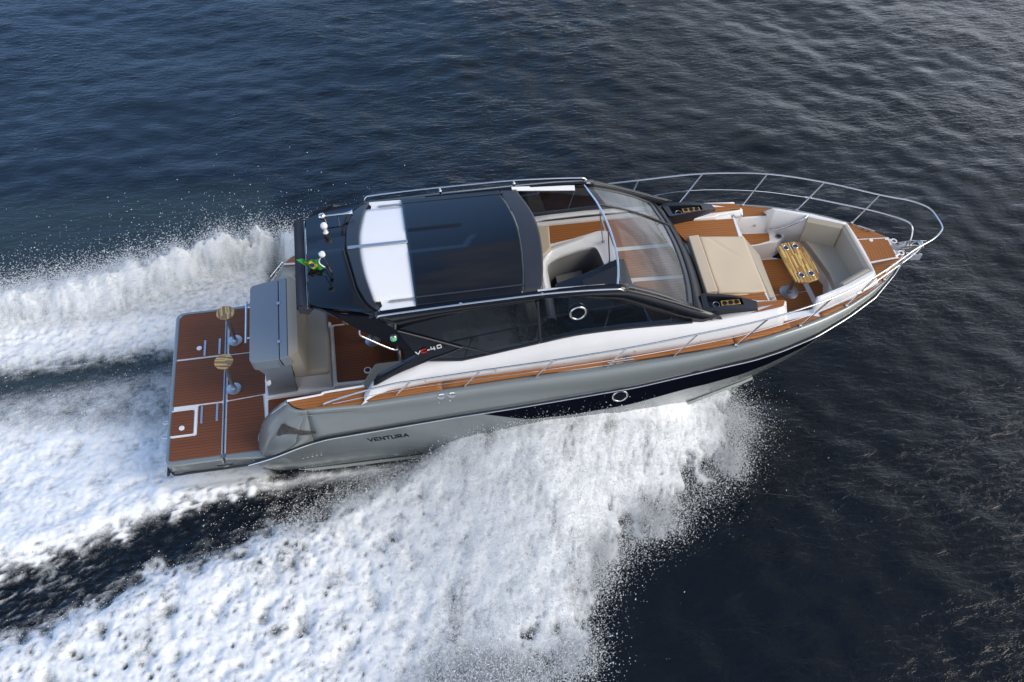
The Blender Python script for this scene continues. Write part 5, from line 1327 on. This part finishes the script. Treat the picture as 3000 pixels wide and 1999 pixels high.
def sea_material():
    m, n, l, b = new_mat("sea_water")
    co = n.new("ShaderNodeTexCoord")
    at = n.new("ShaderNodeAttribute"); at.attribute_name = "foam"
    gr = n.new("ShaderNodeAttribute"); gr.attribute_name = "churn"
    def bumpnoise(scale, sx, sy, rot, det, rough=0.55):
        mp = n.new("ShaderNodeMapping"); mp.inputs["Scale"].default_value = (sx, sy, 1); mp.inputs["Rotation"].default_value = (0, 0, rot)
        l.new(co.outputs["Object"], mp.inputs["Vector"])
        t = n.new("ShaderNodeTexNoise"); t.inputs["Scale"].default_value = scale; t.inputs["Detail"].default_value = det; t.inputs["Roughness"].default_value = rough
        t.inputs["Distortion"].default_value = 0.6
        l.new(mp.outputs["Vector"], t.inputs["Vector"]); return t.outputs["Fac"]
    a1 = bumpnoise(1.1, 0.75, 1.7, 0.15, 3.0)
    a2 = bumpnoise(5.5, 0.65, 1.6, 0.05, 4.0, 0.6)
    a3 = bumpnoise(15.0, 0.6, 1.5, -0.1, 2.0, 0.5)
    patch = bumpnoise(0.16, 0.6, 1.5, 0.3, 2.0)
    pm = n.new("ShaderNodeMapRange"); pm.inputs["From Min"].default_value = 0.38; pm.inputs["From Max"].default_value = 0.62; pm.inputs["To Min"].default_value = 0.45; pm.inputs["To Max"].default_value = 1.15
    l.new(patch, pm.inputs["Value"])
    h2 = math_node(n, l, 'ADD', math_node(n, l, 'MULTIPLY', a2, 0.026), math_node(n, l, 'MULTIPLY', a3, 0.0055))
    hsum = math_node(n, l, 'ADD', math_node(n, l, 'MULTIPLY', a1, 0.026), math_node(n, l, 'MULTIPLY', h2, pm.outputs["Result"]))
    bp = n.new("ShaderNodeBump"); bp.inputs["Strength"].default_value = 1.0; bp.inputs["Distance"].default_value = 1.0
    l.new(hsum, bp.inputs["Height"])
    mc = n.new("ShaderNodeMix"); mc.data_type = 'RGBA'
    mc.inputs["A"].default_value = (0.0030, 0.0055, 0.0095, 1); mc.inputs["B"].default_value = (0.016, 0.026, 0.027, 1)
    l.new(gr.outputs["Fac"], mc.inputs["Factor"])
    l.new(mc.outputs["Result"], b.inputs["Base Color"])
    b.inputs["Roughness"].default_value = 0.045
    b.inputs["IOR"].default_value = 1.36
    l.new(bp.outputs["Normal"], b.inputs["Normal"])
    # foam
    f1 = n.new("ShaderNodeTexNoise"); f1.inputs["Scale"].default_value = 42.0; f1.inputs["Detail"].default_value = 4.0; f1.inputs["Roughness"].default_value = 0.7
    l.new(co.outputs["Object"], f1.inputs["Vector"])
    fsum = math_node(n, l, 'ADD', at.outputs["Fac"], math_node(n, l, 'MULTIPLY', math_node(n, l, 'SUBTRACT', f1.outputs["Fac"], 0.5), 0.6))
    mr = n.new("ShaderNodeMapRange"); mr.interpolation_type = 'SMOOTHSTEP'
    mr.inputs["From Min"].default_value = 0.10; mr.inputs["From Max"].default_value = 0.98
    l.new(fsum, mr.inputs["Value"])
    fb = n.new("ShaderNodeBsdfPrincipled")
    fb.inputs["Base Color"].default_value = (0.84, 0.87, 0.90, 1); fb.inputs["Roughness"].default_value = 0.8
    fb.inputs["Specular IOR Level"].default_value = 0.2
    bp2 = n.new("ShaderNodeBump"); bp2.inputs["Strength"].default_value = 0.2; bp2.inputs["Distance"].default_value = 0.02
    f2 = n.new("ShaderNodeTexNoise"); f2.inputs["Scale"].default_value = 16.0; f2.inputs["Detail"].default_value = 6.0; f2.inputs["Roughness"].default_value = 0.65
    l.new(co.outputs["Object"], f2.inputs["Vector"])
    l.new(f2.outputs["Fac"], bp2.inputs["Height"]); l.new(bp2.outputs["Normal"], fb.inputs["Normal"])
    mx = n.new("ShaderNodeMixShader")
    l.new(mr.outputs["Result"], mx.inputs[0]); l.new(b.outputs[0], mx.inputs[1]); l.new(fb.outputs[0], mx.inputs[2])
    l.new(mx.outputs[0], n["Material Output"].inputs["Surface"])
    return m
SEA = sea_material()

def grid_mesh(name, keep, used=None):
    """the cells of the sheet where keep is true, as one object"""
    NX = XX.shape[1]
    jj, ii = np.nonzero(keep)
    q = np.stack([jj*NX+ii, jj*NX+ii+1, (jj+1)*NX+ii+1, (jj+1)*NX+ii], 1)
    ids, inv = np.unique(q.ravel(), return_inverse=True)
    co = np.stack([XX.ravel()[ids], YY.ravel()[ids], ZZ.ravel()[ids]], 1).astype(np.float32)
    me = bpy.data.meshes.new(name)
    nf = len(q)
    me.vertices.add(len(ids)); me.vertices.foreach_set("co", co.ravel())
    me.loops.add(nf*4); me.loops.foreach_set("vertex_index", inv.astype(np.int32).ravel())
    me.polygons.add(nf); me.polygons.foreach_set("loop_start", np.arange(0, nf*4, 4, dtype=np.int32))
    me.polygons.foreach_set("use_smooth", np.ones(nf, dtype=bool))
    me.update(calc_edges=True)
    for nm, src in (("foam", FO), ("churn", GR)):
        a = me.attributes.new(nm, 'FLOAT', 'POINT'); a.data.foreach_set("value", src.ravel()[ids].astype(np.float32))
    me.materials.append(SEA)
    o = bpy.data.objects.new(name, me); C.objects.link(o)
    return o
fmax = np.maximum.reduce([FO[:-1, :-1], FO[1:, :-1], FO[:-1, 1:], FO[1:, 1:]])
is_foam = fmax > 0.22
tag(grid_mesh("sea", ~is_foam), "dark rippled sea water round the yacht", "water", kind='structure')
tag(grid_mesh("wake_foam", is_foam), "white foam and churned wake beside and behind the yacht", "foam", kind='stuff')

# flying droplets
def droplets(name, pos, rad, label):
    n = len(pos)
    tet = np.array([[1, 1, 1], [-1, -1, 1], [-1, 1, -1], [1, -1, -1]], dtype=np.float64)/math.sqrt(3)
    r = np.random.default_rng(21)
    q = r.standard_normal((n, 4)); q /= np.linalg.norm(q, axis=1)[:, None]
    w, x, y, z = q.T
    Rm = np.stack([1-2*(y*y+z*z), 2*(x*y-z*w), 2*(x*z+y*w), 2*(x*y+z*w), 1-2*(x*x+z*z), 2*(y*z-x*w), 2*(x*z-y*w), 2*(y*z+x*w), 1-2*(x*x+y*y)], 1).reshape(n, 3, 3)
    st = r.uniform(0.7, 1.5, (n, 1, 3))
    v = np.einsum('nij,kj->nki', Rm, tet)*st*rad[:, None, None]
    fly = np.array([-0.45, -0.75, 0.45]); fly /= np.linalg.norm(fly)      # drops are drawn out along their flight
    v = v + (v @ fly)[:, :, None]*fly*(r.random((n, 1, 1))**2*2.2)
    v = v + pos[:, None, :]
    f = (np.array([[0, 1, 2], [0, 3, 1], [0, 2, 3], [1, 3, 2]])[None] + 4*np.arange(n)[:, None, None]).reshape(-1, 3)
    me = bpy.data.meshes.new(name)
    me.vertices.add(n*4); me.vertices.foreach_set("co", v.astype(np.float32).ravel())
    me.loops.add(len(f)*3); me.loops.foreach_set("vertex_index", f.astype(np.int32).ravel())
    me.polygons.add(len(f)); me.polygons.foreach_set("loop_start", np.arange(0, len(f)*3, 3, dtype=np.int32))
    me.update(calc_edges=True)
    me.materials.append(DROP)
    o = bpy.data.objects.new(name, me); C.objects.link(o)
    tag(o, label, "spray", kind='stuff')
    return o
DROP = paint("spray_water", (0.86, 0.89, 0.92), 0.5, var=0.02)
def sample(weight, n, seed):
    r = np.random.default_rng(seed)
    w = np.clip(weight, 0, None).ravel(); cdf = np.cumsum(w); cdf /= cdf[-1]
    k = np.searchsorted(cdf, r.random(n))
    j, i = np.unravel_index(k, weight.shape)
    return fxs[i] + r.uniform(-ST, ST, n)*0.5, fys[j] + r.uniform(-ST, ST, n)*0.5, j, i, r
def cloud(weight, n, seed, zscale, drift, rmed, blur=0.0):
    x, y, j, i, r = sample(weight, n, seed)
    up = r.exponential(1.0, n)*zscale[j, i]
    z = ZZ[iy0:iy0+ny_, ix0:ix0+nx_][j, i] + up
    x += drift[0]*up + r.normal(0, 1, n)*(0.03 + 0.35*up + blur); y += drift[1]*up + r.normal(0, 1, n)*(0.03 + 0.35*up + blur)
    rad = np.clip(rmed*0.92*np.exp(r.normal(0, 0.58, n)), 0.0012, 0.010)
    ok = ~((np.abs(y) < 1.62) & (x > -0.1) & (x < 8.3) & (z > 0.1))
    return np.stack([x, y, z], 1)[ok], rad[ok]
front = sst(2.0, 5.0, FXg)
edgeS = np.exp(-((FYg - yo)/0.30)**2)*(FXg < 9.2)*(FXg > 3.0)
hullS = np.exp(-((FYg - yi + 0.15)/0.20)**2)*sst(9.2, 8.6, FXg)*(FXg > 1.6)
parts = [cloud(inS*(0.15 + front), 200000, 31, 0.05 + 0.05*front, (0.2, -0.3), 0.0034),
         cloud(edgeS*(0.35+np.clip(n_big, 0, 2)), 110000, 32, 0.06 + 0.03*front, (0.2, -0.5), 0.0038, 0.08),
         cloud(hullS, 36000, 33, 0.09 + 0*front, (0.0, 0.1), 0.0038, 0.03),
         cloud(np.exp(-((FYg + 1.25)/0.35)**2)*np.exp(-((FXg-9.05)/0.28)**2), 24000, 34, 0.12 + 0*front, (0.3, -0.5), 0.0032, 0.06)]
droplets("bow_spray", np.concatenate([p for p, _ in parts]), np.concatenate([r for _, r in parts]), "white spray thrown up along the near side of the yacht")
edgeP = np.exp(-((FYg - yoP)/0.28)**2)*(FXg < 9.0)
parts = [cloud(inP*sst(3.5, 2.0, FXg), 80000, 41, 0.08 + 0*front, (0, 0.3), 0.0042),
         cloud(edgeP*sst(4.0, 2.5, FXg), 60000, 42, 0.12 + 0*front, (0, 0.5), 0.0042, 0.08),
         cloud(edgeP*sst(4.0, 2.5, FXg), 2200, 45, 0.26 + 0*front, (0, 0.7), 0.0050, 0.10)]
droplets("stern_spray", np.concatenate([p for p, _ in parts]), np.concatenate([r for _, r in parts]), "white spray rising beyond the stern on the far side")
tr_w = trough*sst(0.0, 2.0, FXg)*(0.3 + np.clip(n_str, 0, 3)) + foamW*(FXg < 1.2)*0.25
parts = [cloud(tr_w, 10000, 51, 0.03 + 0*front, (0, 0), 0.0055)]
droplets("wash_spray", parts[0][0], parts[0][1], "fine white droplets over the churned water beside the swim platform")
